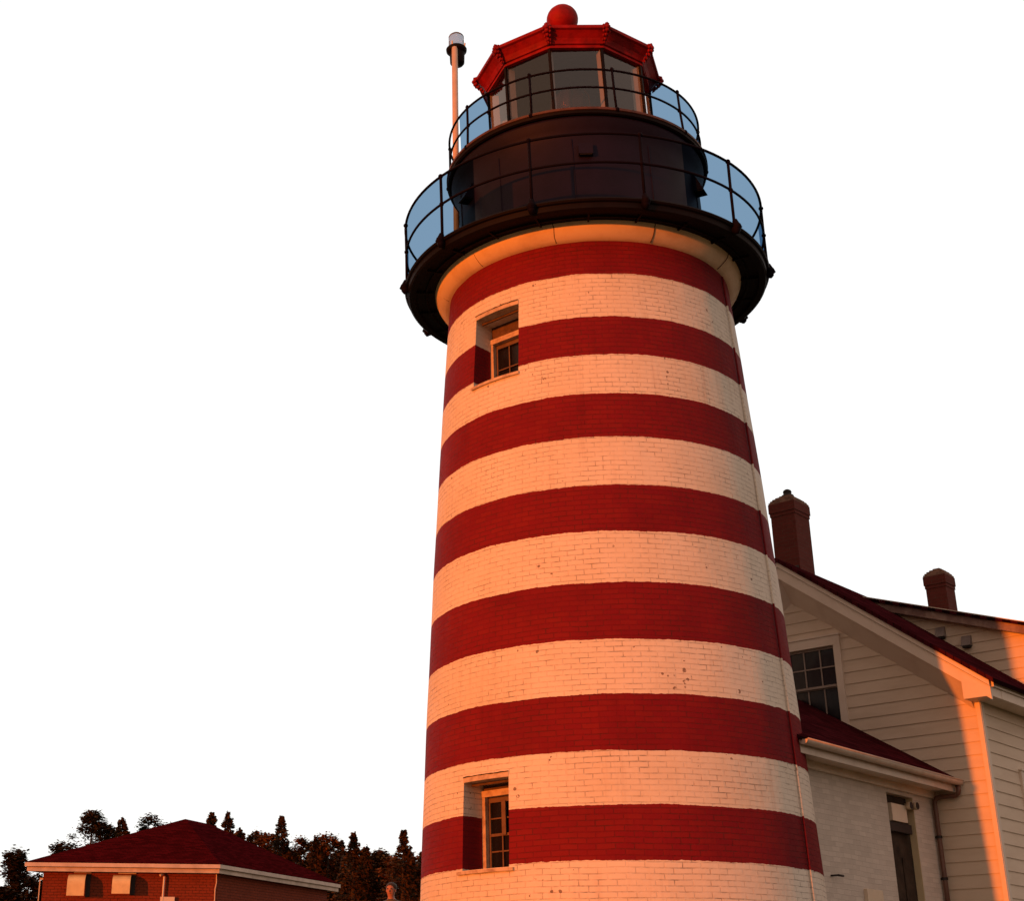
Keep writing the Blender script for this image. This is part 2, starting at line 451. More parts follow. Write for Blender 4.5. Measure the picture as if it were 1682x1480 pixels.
# foundation ring
bm = B(); lathe(bm, [(2.75, GZ - 0.8), (2.75, GZ + 0.12), (2.6, GZ + 0.16), (2.5, GZ + 0.16)], AX, AY, 96); put('foundation', bm, stone_mat, T)
# flared cornice under the gallery, with two open joints
bm = B()
prof = [(2.015, 9.79), (2.05, 9.80), (2.085, 9.815), (2.13, 9.85), (2.175, 9.895), (2.207, 9.945), (2.226, 9.99), (2.232, 10.03)]
lathe(bm, prof, AX - 0.01, AY, 128, a0=0.01)
put('cornice', bm, cornice_mat, T, smooth=True)
for az in (199, 163, 126, 232, 265):
    bm = B(); pts = [tp(az + 0.8 * noise.noise(Vector((z * 9, az, 0))), r + 0.002, z) for r, z in prof[1:]]
    tube(bm, pts, 0.006, 5); put('cornice_joint', bm, simple("dark_joint_%d" % az, (0.12, 0.06, 0.035), 0.9), T, smooth=True)  # dark brown seam line along the cornice
# windows of the tower
def tower_window(a0, a1, z0, z1, na, kind):
    nrm = Vector((sin(R_(na)), cos(R_(na)), 0)); tan = Vector((cos(R_(na)), -sin(R_(na)), 0))   # tan: towards smaller az = image right
    tan = -tan                                                                                    # tan: towards image left -> make +right below
    P0, P1 = tp(a0, Rz(z0), z0), tp(a1, Rz(z0), z0)
    mid = (P0 + P1) / 2; mid.z = 0
    right = (P0 - P1); right.z = 0; w = right.length; right.normalize()
    Z = Vector((0, 0, 1)); h = w / 2
    o0 = mid - nrm * 0.40
    hd = 0.20 if not kind else 0.07

    b = B()
    fbox(b, o0, right, nrm, Z, -h, -h + 0.06, -0.03, 0.03, z0, z1 - hd); fbox(b, o0, right, nrm, Z, h - 0.06, h, -0.03, 0.03, z0, z1 - hd)
    fbox(b, o0, right, nrm, Z, -h - .002, h + .002, -0.035, 0.04, z1 - hd - .075, z1 - hd)
    W_ = put('window', b, window_paint, T)
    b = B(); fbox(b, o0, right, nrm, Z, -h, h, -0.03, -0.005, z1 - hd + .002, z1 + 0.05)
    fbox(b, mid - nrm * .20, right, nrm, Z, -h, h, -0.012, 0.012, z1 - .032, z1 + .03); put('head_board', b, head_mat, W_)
    b = B(); o = mid - nrm * 0.455
    x0, x1 = -h + 0.062, h - 0.062
    zt = z1 - hd - .082
    st_ = .022
    fbox(b, o, right, nrm, Z, x0 - .03, x0 + st_, -0.015, 0.015, z0 + 0.02, zt); fbox(b, o, right, nrm, Z, x1 - st_, x1 + .03, -0.015, 0.015, z0 + 0.02, zt)
    fbox(b, o, right, nrm, Z, x0 + st_, x1 - st_, -0.015, 0.018, zt - 0.055, zt); fbox(b, o, right, nrm, Z, x0 + st_, x1 - st_, -0.015, 0.015, z0 + 0.02, z0 + 0.06)
    fbox(b, o, right, nrm, Z, -h, h, -0.02, -0.008, zt, z1 - hd - .06)
    ncol, nrow = (3, 2) if not kind else (3, 4)
    for k in range(1, ncol):
        x = x0 + (x1 - x0) * k / ncol; fbox(b, o, right, nrm, Z, x - 0.009, x + 0.009, -0.008, 0.008, z0 + 0.06, zt - 0.055)
    for k in range(1, nrow):
        z = z0 + .05 + (zt - z0 - .10) * k / nrow; w_ = .016 if (kind and k == 2) else .008
        fbox(b, o, right, nrm, Z, x0 + st_, x1 - st_, -0.006, 0.010 if w_ > .01 else .006, z - w_, z + w_)
    if kind: fbox(b, o, right, nrm, Z, x0 + (x1 - x0) * .36, x0 + (x1 - x0) * .46, 0.02, 0.035, (z0 + zt) / 2 - .01, zt - .05)
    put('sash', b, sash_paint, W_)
    b = B(); fbox(b, o, right, nrm, Z, x0 - .02, x1 + .02, -0.03, -0.02, z0, zt); put('glass', b, dark_glass, W_)
    # curved metal sill and rusty lintel edge following the wall
    b = B(); n = 10; ov = 1.6 if kind else 0.4
    for k in range(n):
        q = [a0 - ov + (a1 - a0 + 2 * ov) * kk / n for kk in (k, k + 1)]
        r = Rz(z0)
        hexa(b, [tp(q[0], r - .3, z0 - .03), tp(q[1], r - .3, z0 - .03), tp(q[1], r + .035, z0 - .045), tp(q[0], r + .035, z0 - .045),
                 tp(q[0], r - .3, z0 + .012), tp(q[1], r - .3, z0 + .012), tp(q[1], r + .035, z0 - .008), tp(q[0], r + .035, z0 - .008)])
    put('sill', b, window_paint, W_)
    b = B()
    for k in range(n):
        q = [a0 + (a1 - a0) * kk / n for kk in (k, k + 1)]
        r = Rz(z1); hh = .055
        hexa(b, [tp(q[0], r - .12, z1 - .004), tp(q[1], r - .12, z1 - .004), tp(q[1], r + .008, z1 - .004), tp(q[0], r + .008, z1 - .004),
                 tp(q[0], r - .12, z1 + hh), tp(q[1], r - .12, z1 + hh), tp(q[1], r + .008, z1 + hh), tp(q[0], r + .008, z1 + hh)])
    put('lintel', b, window_paint, W_)
    b = B()
    pts = [tp(a0 + (a1 - a0) * k / 14, Rz(z1) + .010, z1 + .058 + .004 * random.uniform(-1, 1)) for k in range(15)]
    tube(b, pts, [0.004 + 0.005 * random.random() for _ in pts], 5); put('lintel_crack', b, dark_mat, W_)
tower_window(*WIN[0], False)
tower_window(*WIN[1], True)
# lightning conductor running down the right hand side, painted with the stripes
bm = B(); pts = []
for k in range(60):
    z = 9.75 - k * (9.75 - 0.6) / 59
    pts.append(tp(121.6 + (9.5 - z) * 0.66, Rz(z) + 0.02, z))
tube(bm, pts, 0.014, 6); uvs(bm, lambda co, f: (co.x * 3, co.z)); put('lightning_conductor', bm, tower_brick, T, smooth=True)
# lower gallery deck
GX = lambda z: AX + shear(z)
bm = B()
lathe(bm, [(1.5, 10.12), (2.60, 10.115), (2.645, 10.11), (2.66, 10.085), (2.645, 10.06), (2.615, 10.05), (2.61, 9.975), (2.585, 9.955),
           (2.50, 9.955), (2.49, 10.0), (2.36, 10.0), (2.35, 9.975), (2.33, 9.975), (2.32, 10.0), (2.2, 10.0), (2.2, 10.02)][::-1], AX - 0.03, AY, 160)
put('gallery_deck', bm, black_iron, T, smooth=False)
for k in range(22):
    az = 169.6 + k * 360 / 22
    b = B(); o = Vector((AX - .03, AY, 0)); d = Vector((sin(R_(az)), cos(R_(az)), 0)); s_ = Vector((d.y, -d.x, 0))
    fbox(b, o, d, s_, Vector((0, 0, 1)), 2.24, 2.52, -0.012, 0.012, 9.965, 10.0)
    put('deck_rib', b, black_iron, T)
# lower railing
def ringpts(r, z, n, dx): return [tp(k * 360 / n, r, z, dx) for k in range(n)]
RL = put('gallery_railing', (lambda b: (tube(b, ringpts(2.635, 11.094, 120, -.04), 0.019, 8, True), tube(b, ringpts(2.63, 10.651, 120, -.035), 0.018, 8, True), b)[-1])(B()), rail_mat, T, smooth=True)
for k in range(11):
    az = 169.6 + k * 360 / 11
    b = B()
    tube(b, [tp(az, 2.63, 10.1, -.03), tp(az, 2.63, 10.651, -.035), tp(az, 2.635, 11.13, -.04)], 0.021, 8)
    sphere(b, tp(az, 2.635, 11.1, -.04), 0.036, 10); sphere(b, tp(az, 2.63, 10.651, -.035), 0.034, 10)
    tube(b, [tp(az, 2.60, 10.0, -.03), tp(az, 2.68, 10.06, -.03), tp(az, 2.64, 10.17, -.03)], [0.05, 0.062, 0.035], 10)
    sphere(b, tp(az, 2.665, 10.075, -.03), 0.062, 10, (1, 1, 0.8)); tube(b, [tp(az, 2.655, 10.04, -.03), tp(az, 2.66, 10.0, -.03), tp(az, 2.65, 9.965, -.03)], [.055, .05, .03], 8)
    put('post', b, rail_mat, RL, smooth=True)
def arc_panel(name, par, a0, a1, r, z0, z1, dx0, dx1):
    b = B(); n = max(2, int((a1 - a0) / 3)); ps = []
    for k in range(n + 1):
        a = a0 + (a1 - a0) * k / n
        ps.append((b.verts.new(tp(a, r, z0, dx0)), b.verts.new(tp(a, r, z1, dx1))))
    for k in range(n): b.faces.new((ps[k][0], ps[k + 1][0], ps[k + 1][1], ps[k][1]))
    put(name, b, sky_tint_panel, par, smooth=True)
for a0, a1 in ((221.0, 266.5), (266.5, 281.0), (103.0, 156.0), (93.0, 103.0)):  # added panels: blue sky seen between the rails, not part of the railing
    arc_panel('sky_tint_panel', RL, a0, a1, 2.628, 10.10, 10.645, -.03, -.035)
    arc_panel('sky_tint_panel', RL, a0, a1, 2.632, 10.655, 11.09, -.035, -.04)
# watch room drum
bm = B()
lathe(bm, [(1.80, 10.10), (1.83, 10.105), (1.83, 10.15), (1.805, 10.16), (1.80, 11.55), (1.81, 11.62), (1.84, 11.72), (1.90, 11.82), (1.90, 11.86), (1.6, 11.9)], AX, AY, 128, shear)
WR = put('watch_room', bm, drum_mat, T, smooth=True)
for k in range(10):
    az = 153.6 + k * 36
    b = B(); pts = [tp(az, 1.803, z, shear(z)) for z in (10.16, 10.6, 11.1, 11.55)]
    tube(b, pts, 0.009, 5); put('panel_seam', b, drum_mat, WR, smooth=True)
def vent(az, z0, z1, w, dep, wedge):
    b = B(); d = Vector((sin(R_(az)), cos(R_(az)), 0)); s_ = Vector((d.y, -d.x, 0)); o = Vector((AX + shear(z0), AY, 0)) + d * 1.795
    P = lambda i, j, k: o + s_ * i + d * j + Vector((0, 0, k))
    dt = 0.02 if wedge else dep * 0.75
    hexa(b, [P(-w, 0, z0), P(w, 0, z0), P(w, dep, z0), P(-w, dep, z0), P(-w, 0, z1), P(w, 0, z1), P(w, dt, z1), P(-w, dt, z1)])
    V_ = put('vent', b, drum_mat, WR)
    b = B(); hexa(b, [P(-w * .85, .01, z0 - .012), P(w * .85, .01, z0 - .012), P(w * .85, dep * .9, z0 - .012), P(-w * .85, dep * .9, z0 - .012),
                      P(-w * .85, .01, z0 - .002), P(w * .85, .01, z0 - .002), P(w * .85, dep * .9, z0 - .002), P(-w * .85, dep * .9, z0 - .002)])
    put('vent_mouth', b, dark_mat, V_)
vent(184, 11.26, 11.44, 0.10, 0.09, False)
vent(249, 11.20, 11.45, 0.11, 0.15, True)
vent(118, 11.22, 11.50, 0.11, 0.15, True)
# upper (lantern) deck
bm = B()
lathe(bm, [(1.70, 11.86), (1.93, 11.865), (1.955, 11.88), (1.96, 11.95), (1.945, 11.965), (1.1, 11.97)], AX, AY, 160, shear)
put('lantern_deck', bm, black_iron, T)
bm = B(); lathe(bm, [(1.958, 11.925), (1.972, 11.93), (1.972, 11.965), (1.956, 11.975)], AX, AY, 160, shear)
put('deck_edge', bm, simple("worn_red_edge", (0.08, 0.028, 0.02), 0.6, 0.5, 7), T)
RU = put('lantern_railing', (lambda b: (tube(b, ringpts(1.90, 12.641, 120, shear(12.64)), 0.017, 8, True), tube(b, ringpts(1.90, 12.338, 120, shear(12.34)), 0.016, 8, True), b)[-1])(B()), rail_mat, T, smooth=True)
for k in range(10):
    az = 169.6 + k * 36
    b = B(); tube(b, [tp(az, 1.93, 11.95, shear(11.95)), tp(az, 1.91, 12.3, shear(12.3)), tp(az, 1.90, 12.69, shear(12.69))], 0.018, 8)
    sphere(b, tp(az, 1.90, 12.66, shear(12.66)), 0.030, 10); sphere(b, tp(az, 1.90, 12.338, shear(12.34)), 0.028, 10); sphere(b, tp(az, 1.945, 11.95, shear(11.95)), 0.042, 10)
    put('post', b, rail_mat, RU, smooth=True)
for a0, a1 in ((226.0, 249.8), (94.0, 152.0)):
    arc_panel('sky_tint_panel', RU, a0, a1, 1.895, 11.98, 12.33, shear(12), shear(12.33))
    arc_panel('sky_tint_panel', RU, a0, a1, 1.895, 12.345, 12.635, shear(12.35), shear(12.63))
# lantern
NL = 10; LR = 1.245; LROT = 181.8
def lv(k): return LROT + 18 + 36 * k
bm = B(); ring0 = []
lathe(bm, [(LR + .03, 11.96), (LR + .03, 12.02), (LR - .02, 12.03)], AX, AY, NL, shear, R_(lv(0)))
LF = put('lantern_frame', bm, black_iron, T)
for k in range(NL):
    az = lv(k); d = Vector((sin(R_(az)), cos(R_(az)), 0)); s_ = Vector((d.y, -d.x, 0))
    b = B()
    P = lambda i, j, z: Vector((AX + shear(z), AY, 0)) + d * j + s_ * i + Vector((0, 0, z))
    def bx(b, i0, i1, j0, j1): hexa(b, [P(i0, j0, 12.0), P(i1, j0, 12.0), P(i1, j1, 12.0), P(i0, j1, 12.0), P(i0, j0, 13.56), P(i1, j0, 13.56), P(i1, j1, 13.56), P(i0, j1, 13.56)])
    bx(b, -0.020, 0.020, LR - 0.005, LR + 0.03); MU = put('mullion', b, black_iron, LF)
    b = B(); bx(b, -0.014, 0.014, LR - 0.15, LR - 0.012); put('inner_flange', b, cream_mat, MU)
    a2 = lv(k + 1); b = B()
    q = [tp(az, LR - .008, 12.03, shear(12.03)), tp(a2, LR - .008, 12.03, shear(12.03)), tp(a2, LR - .008, 13.54, shear(13.54)), tp(az, LR - .008, 13.54, shear(13.54))]
    b.faces.new([b.verts.new(x) for x in q]); put('glass_pane', b, lantern_glass, LF)
bm = B(); lathe(bm, [(LR - .03, 13.52), (0.8, 13.72), (0.25, 13.98), (0.01, 14.0)], AX, AY, NL, shear, R_(lv(0))); put('lantern_ceiling', bm, ceiling_mat, T)
bm = B(); lathe(bm, [(LR - .05, 11.99), (0.01, 11.99)], AX, AY, NL, shear, R_(lv(0))); put('lantern_floor', bm, ceiling_mat, T)
# red cavetto cornice and roof
bm = B()
prof = [(LR - .04, 13.50), (LR + .045, 13.50), (LR + .045, 13.535), (LR + .02, 13.545), (LR + .02, 13.565), (LR + .05, 13.57), (LR + .06, 13.60), (LR + .085, 13.65), (LR + .13, 13.70), (LR + .165, 13.735), (LR + .195, 13.745), (LR + .205, 13.75), (LR + .205, 13.80), (LR + .18, 13.815),
        (1.1, 13.98), (0.7, 14.30), (0.35, 14.58), (0.2, 14.66), (0.155, 14.72), (0.16, 14.78)]
lathe(bm, prof, AX, AY, NL, shear, R_(lv(0) - 0.9))
RF = put('lantern_roof', bm, red_iron, T)
for k in range(NL):
    az = lv(k) - 0.9; d = Vector((sin(R_(az)), cos(R_(az)), 0)); s_ = Vector((d.y, -d.x, 0)); b = B()
    C0 = Vector((AX + shear(13.7), AY, 0))
    for i, (rr, zz, w, tl) in enumerate(((LR + .205, 13.80, .06, .02), (LR + .222, 13.75, .07, .03), (LR + .205, 13.70, .062, .03), (LR + .165, 13.655, .05, .03), (LR + .12, 13.61, .04, .03), (LR + .09, 13.575, .03, .02))):
        sphere(b, C0 + d * rr + Vector((0, 0, zz)), 1, 8, (w * .6, w * .6, .034))
        for sgn in (-1, 1):
            sphere(b, C0 + d * (rr - .012) + s_ * sgn * w * .75 + Vector((0, 0, zz - .012)), 1, 8, (w * .34, w * .34, .026))
    for f in range(5):
        a = (f - 2) * 0.45
        tube(b, [C0 + d * (LR + .215) + Vector((0, 0, 13.70)), C0 + d * (LR + .225) + s_ * sin(a) * .05 + Vector((0, 0, 13.70 + cos(a) * .13))], [.022, .012], 6)
    put('roof_ornament', b, red_iron, RF, smooth=True)
bm = B(); sphere(bm, (AX + shear(14.95), AY, 14.925), 0.252, 28); BF = put('ball_finial', bm, red_iron, RF, smooth=True)
bm = B(); sphere(bm, (AX + shear(15.2), AY, 15.18), 0.035, 10); put('finial_tip', bm, red_iron, BF, smooth=True)
# lens inside the lantern
LN = thing('lighthouse_lens', (AX, AY, 11.99), 'glass lens standing on a pedestal inside the glazed lantern room', 'lens')
bm = B(); lathe(bm, [(0.001, 12.0), (.22, 12.0), (.2, 12.06), (.1, 12.15), (.09, 12.55), (.26, 12.62), (.28, 12.66), (0.001, 12.67)], AX - .08, AY, 24); put('pedestal', bm, black_iron, LN, smooth=True)
bm = B(); pr_ = []
for i in range(25):
    z = 12.67 + i * .036; e = abs(i - 12) / 12
    pr_ += [(.30 - .16 * e * e, z), (.325 - .16 * e * e, z + .022)]
lathe(bm, pr_ + [(0.01, 13.6)], AX - .09, AY, 24); put('prism_barrel', bm, lens_mat, LN)
for k in range(6):
    b = B(); a = 2 * pi * k / 6 + .2
    tube(b, [(AX - .09 + .2 * sin(a), AY + .2 * cos(a), 12.66), (AX - .09 + .345 * sin(a), AY + .345 * cos(a), 12.9), (AX - .09 + .355 * sin(a), AY + .355 * cos(a), 13.1), (AX - .09 + .33 * sin(a), AY + .33 * cos(a), 13.35), (AX - .09 + .19 * sin(a), AY + .19 * cos(a), 13.58)], .01, 6)
    put('lens_frame', b, simple("lens_brass_%d" % k, (0.5, 0.3, 0.1), 0.25, 0.1, 5, metal=0.9), LN, smooth=True)
# beacon pole standing on the gallery behind the drum
PX, PY = 1.095, 20.79
BP = thing('beacon_pole', (PX, PY, 10.115), 'slender pale pole with a clear glass beacon lamp, left of the red lantern roof', 'beacon')
bm = B(); tube(bm, [(PX - .01, PY, 10.115), (PX, PY, 12.5), (PX + .015, PY + .01, 15.12)], 0.050, 14); put('pole', bm, steel_mat, BP, smooth=True)
bm = B(); lathe(bm, [(.02, 15.07), (.135, 15.09), (.17, 15.13), (.175, 15.17), (.15, 15.20), (.02, 15.2)], PX + .05, PY + .13, 24)
lathe(bm, [(.02, 14.86), (.10, 14.87), (.12, 14.90), (.125, 15.06), (.13, 15.09), (.02, 15.09)], PX + .06, PY + .13, 20)
LH = put('lamp_housing', bm, black_iron, BP, smooth=True)
bm = B(); pr_ = [(.122, 15.20)]
for i in range(10): z = 15.21 + i * .022; pr_ += [(.122, z), (.130, z + .011)]
pr_ += [(.12, 15.44), (.085, 15.475), (.03, 15.49), (.001, 15.492)]
lathe(bm, pr_, PX + .05, PY + .13, 24); put('lamp_globe', bm, globe_mat, BP, smooth=True)
for k in range(4):
    b = B(); a = k * pi / 2 + .5
    tube(b, [(PX + .05 + .15 * sin(a), PY + .13 + .15 * cos(a), 15.15), (PX + .05 + .16 * sin(a), PY + .13 + .16 * cos(a), 15.25)], .012, 6); put('clamp', b, hood_mat, LH, smooth=True)

# ================================================================== KEEPER'S HOUSE
HG = R_(-47.2); Gv = Vector((sin(HG), cos(HG), 0)); Sv = Vector((cos(HG), -sin(HG), 0)); Zv = Vector((0, 0, 1))
HO = Vector((8.554, 21.647, 0))
def H(u, v, z): return HO + Gv * u + Sv * v + Zv * z
def hb(bm, u0, u1, v0, v1, z0, z1): return fbox(bm, HO, Gv, Sv, Zv, u0, u1, v0, v1, z0, z1)
def quad(bm, *p):
    return bm.faces.new([bm.verts.new(q) for q in p])
HS = thing('keepers_house', (*HO.xy, GZ), 'grey-white clapboard house with dark red roof joined to the foot of the lighthouse', 'house')
SL = 0.759; RU_, RZT = 2.76, 4.60 + SL * (2.76 + .34)   # ridge u, z of rake top at ridge
def rake_top(u):   # top of rake fascia line
    return 4.60 + SL * (u + .34) if u <= RU_ else 4.60 + SL * (2 * RU_ - u + .34)
WU0, WU1, WZ0, WZ1 = 2.00, 3.05, 3.7, 5.72   # window casing outline on the gable
def clap_rows(bm, wall, z0, z1, step, span, holes=(), out=0.018):
    """wall(s, off, z): point; span(z)->list of (s0,s1) at height z"""
    z = z0
    while z < z1 - 1e-6:
        zt = min(z + step, z1)
        sa, sb = span(z), span(zt)
        segs = [(sa[0], sa[1], sb[0], sb[1])]
        for (h0, h1, hz0, hz1) in holes:
            ns = []
            for s in segs:
                if hz0 < (z + zt) / 2 < hz1 and s[0] < h1 and s[1] > h0:
                    if s[0] < h0: ns.append((s[0], h0, s[2], h0))
                    if s[1] > h1: ns.append((h1, s[1], h1, s[3]))
                else: ns.append(s)
            segs = ns
        for a0, a1, b0, b1 in segs:
            if a1 - a0 < .01: continue
            # split long boards with butt joints
            j = random.uniform(.2, .8) * (a1 - a0) + a0
            quad(bm, wall(a0, out, z), wall(a1, out, z), wall(max(b1, b0), .003, zt + .003), wall(b0, .003, zt + .003))
            quad(bm, wall(a0, -.02, z + .001), wall(a1, -.02, z + .001), wall(a1, out, z), wall(a0, out, z))
        z = zt
CS = 0.1815
zbase = 5.104 - CS * 25
gw = lambda s, off, z: H(s, -off, z)
def gspan(z):
    zz = z + .30
    ul = max(-.0, (zz - 4.60) / SL - .34 + 0.0)
    ul = max(0.0, ul); return (ul + .0, 2 * RU_ - ul)
bm = B(); clap_rows(bm, gw, zbase, 6.62, CS, gspan, [(WU0 + .02, WU1 - .02, WZ0, WZ1 - .02)])
GW = put('gable_wall', bm, clap_mat, HS)
bm = B(); hb(bm, 2 * RU_ - .03, 2 * RU_ - .003, .0, 9, GZ, 4.5); hb(bm, .1, 2 * RU_ - .1, 8.95, 9, GZ, 4.5); put('rear_wall', bm, clap_mat, HS)
sw = lambda s, off, z: H(-off, s, z)
SW0, SW1 = 1.12, 2.05
bm = B(); clap_rows(bm, sw, 4.42 - CS * 22, 4.42, CS, lambda z: (0.0, 9.0), [(SW0 + .02, SW1 - .02, 1.9, 3.53), (4.6, 5.5, 1.9, 3.53)])
put('side_wall', bm, clap_mat, HS)
# corner boards
bm = B(); hb(bm, -.032, .034, -.034, -.004, GZ, 4.42); hb(bm, -.036, -.006, -.003, .09, GZ, 4.42); put('corner_board', bm, trim_mat, HS)
# rake boards, sloping soffit
def rake_piece(bm, u0, u1, v0, v1, zlo0, zhi0, zlo1=None, zhi1=None):
    """strip following the right slope then the left slope; z offsets below rake_top"""
    zlo1 = zlo0 if zlo1 is None else zlo1; zhi1 = zhi0 if zhi1 is None else zhi1
    for side in (0, 1):
        us = (u0, u1) if not side else (2 * RU_ - u0, 2 * RU_ - u1)
        P = lambda u, v, o: H(u, v, rake_top(u) - o)
        hexa(bm, [P(us[0], v0, zlo0), P(us[1], v0, zlo0), P(us[1], v1, zlo1), P(us[0], v1, zlo1), P(us[0], v0, zhi0), P(us[1], v0, zhi0), P(us[1], v1, zhi1), P(us[0], v1, zhi1)])
bm = B(); rake_piece(bm, -.34, RU_, -.35, -.31, .27, .085); put('rake_board', bm, trim_mat, HS)
bm = B(); rake_piece(bm, -.34, RU_, -.372, -.33, .078, .0); put('rake_moulding', bm, trim_mat, HS)
bm = B(); rake_piece(bm, .06, RU_, -.335, .0, .262, .225, .62, .40); put('rake_soffit', bm, soffit_mat, HS)
# boxed cornice return
for m_ in (0, 1):
    f_ = (lambda u: u) if not m_ else (lambda u: 2 * RU_ - u)
    bm = B()
    P = lambda u, v, z: H(f_(u), v, z)
    def bb(u0, u1, v0, v1, z0, z1): hexa(bm, [P(u0, v0, z0), P(u1, v0, z0), P(u1, v1, z0), P(u0, v1, z0), P(u0, v0, z1), P(u1, v0, z1), P(u1, v1, z1), P(u0, v1, z1)])
    v = [P(-.34, -.352, 4.385), P(.06, -.352, 4.385), P(.06, .03, 4.385), P(-.34, .03, 4.385), P(-.34, -.352, 4.60 - .09), P(.06, -.352, rake_top(.06) - .2), P(.06, .03, rake_top(.06) - .2), P(-.34, .03, 4.60 - .09)]
    hexa(bm, v); put('cornice_return', bm, trim_mat, HS)
# eave of the long side
bm = B(); hb(bm, -.345, -.30, .03, 9.2, 4.385, 4.51); put('eave_fascia', bm, trim_mat, HS)
bm = B(); hb(bm, -.375, -.33, -.30, 9.2, 4.515, 4.60); put('eave_moulding', bm, trim_mat, HS)
bm = B(); hb(bm, -.30, -.03, .03, 9.2, 4.40, 4.42); put('eave_soffit', bm, soffit_mat, HS)
# roof slabs
bm = B()
for side in (0, 1):
    f_ = (lambda u: u) if not side else (lambda u: 2 * RU_ - u)
    ue = -.42; v0, v1 = -.40, 9.3
    zt = lambda u: 4.60 + SL * (u + .34) + .075
    p = [H(f_(ue), v0, zt(ue) - .07), H(f_(RU_), v0, zt(RU_) - .07), H(f_(RU_), v1, zt(RU_) - .07), H(f_(ue), v1, zt(ue) - .07), H(f_(ue), v0, zt(ue)), H(f_(RU_), v0, zt(RU_)), H(f_(RU_), v1, zt(RU_)), H(f_(ue), v1, zt(ue))]
    hexa(bm, p)
uvs(bm, lambda co, f: ((co - HO).dot(Sv), (co - HO).dot(Gv) * 1.25))
put('roof', bm, roof_mat, HS)
# gable window
def sash_window(par, wall, s0, s1, z0, z1, ncol, glass_rows, casing=.115):
    """wall(s, off, z) ; casing outline given"""
    def bx(b, a0, a1, o0, o1, c0, c1):
        hexa(b, [wall(a0, o0, c0), wall(a1, o0, c0), wall(a1, o1, c0), wall(a0, o1, c0), wall(a0, o0, c1), wall(a1, o0, c1), wall(a1, o1, c1), wall(a0, o1, c1)])
    b = B()
    bx(b, s0, s0 + casing, -.06, .045, z0, z1 - .16); bx(b, s1 - casing, s1, -.06, .045, z0, z1 - .16); bx(b, s0, s1, -.06, .047, z1 - .16, z1 - .012)
    bx(b, s0 - .015, s1 + .015, -.02, .065, z1 - .012, z1 + .012); bx(b, s0 - .02, s1 + .02, -.05, .07, z0 - .05, z0 - .002)
    W_ = put('window', b, trim_mat, par)
    g0, g1, y0, y1 = s0 + casing, s1 - casing, z0, z1 - .16
    ym = (y0 + y1) / 2 if glass_rows else y0
    ym = glass_rows
    for nm, (q0, q1), off in (('upper_sash', (ym, y1), -.02), ('lower_sash', (y0, ym + .02), -.055)):
        b = B(); fr_ = .035
        bx(b, g0, g0 + fr_, off - .03, off, q0, q1); bx(b, g1 - fr_, g1, off - .03, off, q0, q1)
        bx(b, g0 + fr_, g1 - fr_, off - .03, off - .002, q1 - fr_, q1); bx(b, g0 + fr_, g1 - fr_, off - .03, off - .002, q0, q0 + fr_)
        for k in range(1, ncol):
            s = g0 + (g1 - g0) * k / ncol; bx(b, s - .010, s + .010, off - .02, off - .006, q0 + fr_, q1 - fr_)
        zm = (q0 + q1) / 2; bx(b, g0 + fr_, g1 - fr_, off - .019, off - .005, zm - .010, zm + .010)
        put(nm, b, house_sash, W_)
        b = B(); quad(b, wall(g0, off - .024, q0), wall(g1, off - .024, q0), wall(g1, off - .024, q1), wall(g0, off - .024, q1)); put('glass', b, dark_glass, W_)
sash_window(HS, gw, WU0, WU1, WZ0, WZ1, 3, 4.93)
sash_window(HS, sw, SW0, SW1, 1.9, 3.55, 3, 2.75)
sash_window(HS, sw, 4.6, 5.5, 1.9, 3.55, 3, 2.75)
# shed dormer rising from the ridge
DV = 2.3
def dz(u): return 5.909 + .3385 * (u + .124)
bm = B()
z = 4.0
dw = lambda s, off, z: H(s, DV - off, z)
def dspan(z):   # above main roof, below dormer roof
    a = (z - 5.775) / .3385 - .124 if z > 5.775 - .06 else -.30
    return (max(-.30, a), max(max(-.30, a), min(RU_, (z - 4.60) / SL - .34)))
clap_rows(bm, dw, 4.45, 6.74, CS * .93, dspan)
put('dormer_wall', bm, clap_mat, HS)
bm = B(); clap_rows(bm, lambda s_, off, z: H(-.30 - off, s_, z), 4.62, 5.72, CS * .93, lambda z: (DV + .03, 7.3)); put('dormer_front', bm, clap_mat, HS)
bm = B(); quad(bm, H(-.30, 7.3, 4.6), H(RU_, 7.3, rake_top(RU_)), H(RU_, 7.3, dz(RU_) - .04), H(-.30, 7.3, dz(-.3) - .04)); put('dormer_rear', bm, clap_mat, HS)
bm = B(); hb(bm, -.32, -.20, DV - .03, DV + .02, 4.5, 5.78); put('dormer_corner_board', bm, trim_mat, HS)
def dorm_strip(bm, v0, v1, o0, o1, ua=-.62, ub=RU_ - .02):
    hexa(bm, [H(ua, v0, dz(ua) - o1), H(ub, v0, dz(ub) - o1), H(ub, v1, dz(ub) - o1), H(ua, v1, dz(ua) - o1), H(ua, v0, dz(ua) - o0), H(ub, v0, dz(ub) - o0), H(ub, v1, dz(ub) - o0), H(ua, v1, dz(ua) - o0)])
old_trim = stained_white("bare_weathered_trim", (0.20, 0.12, 0.11), 0.7, (0.50, 0.38, 0.32), 0.9, 3.5)
bm = B(); dorm_strip(bm, DV - .16, DV - .13, .02, .15); put('dormer_rake', bm, old_trim, HS)
bm = B(); dorm_strip(bm, DV - .13, DV, .12, .145); put('dormer_soffit', bm, soffit_mat, HS)
bm = B(); dorm_strip(bm, DV - .20, 7.5, -.03, .018, -.66); uvs(bm, lambda co, f: ((co - HO).dot(Sv), (co - HO).dot(Gv) * 1.1)); put('dormer_roof', bm, roof_mat, HS)
bm = B(); dorm_strip(bm, DV - .195, DV - .17, -.048, -.034, -.64); put('drip_edge', bm, trim_mat, HS)
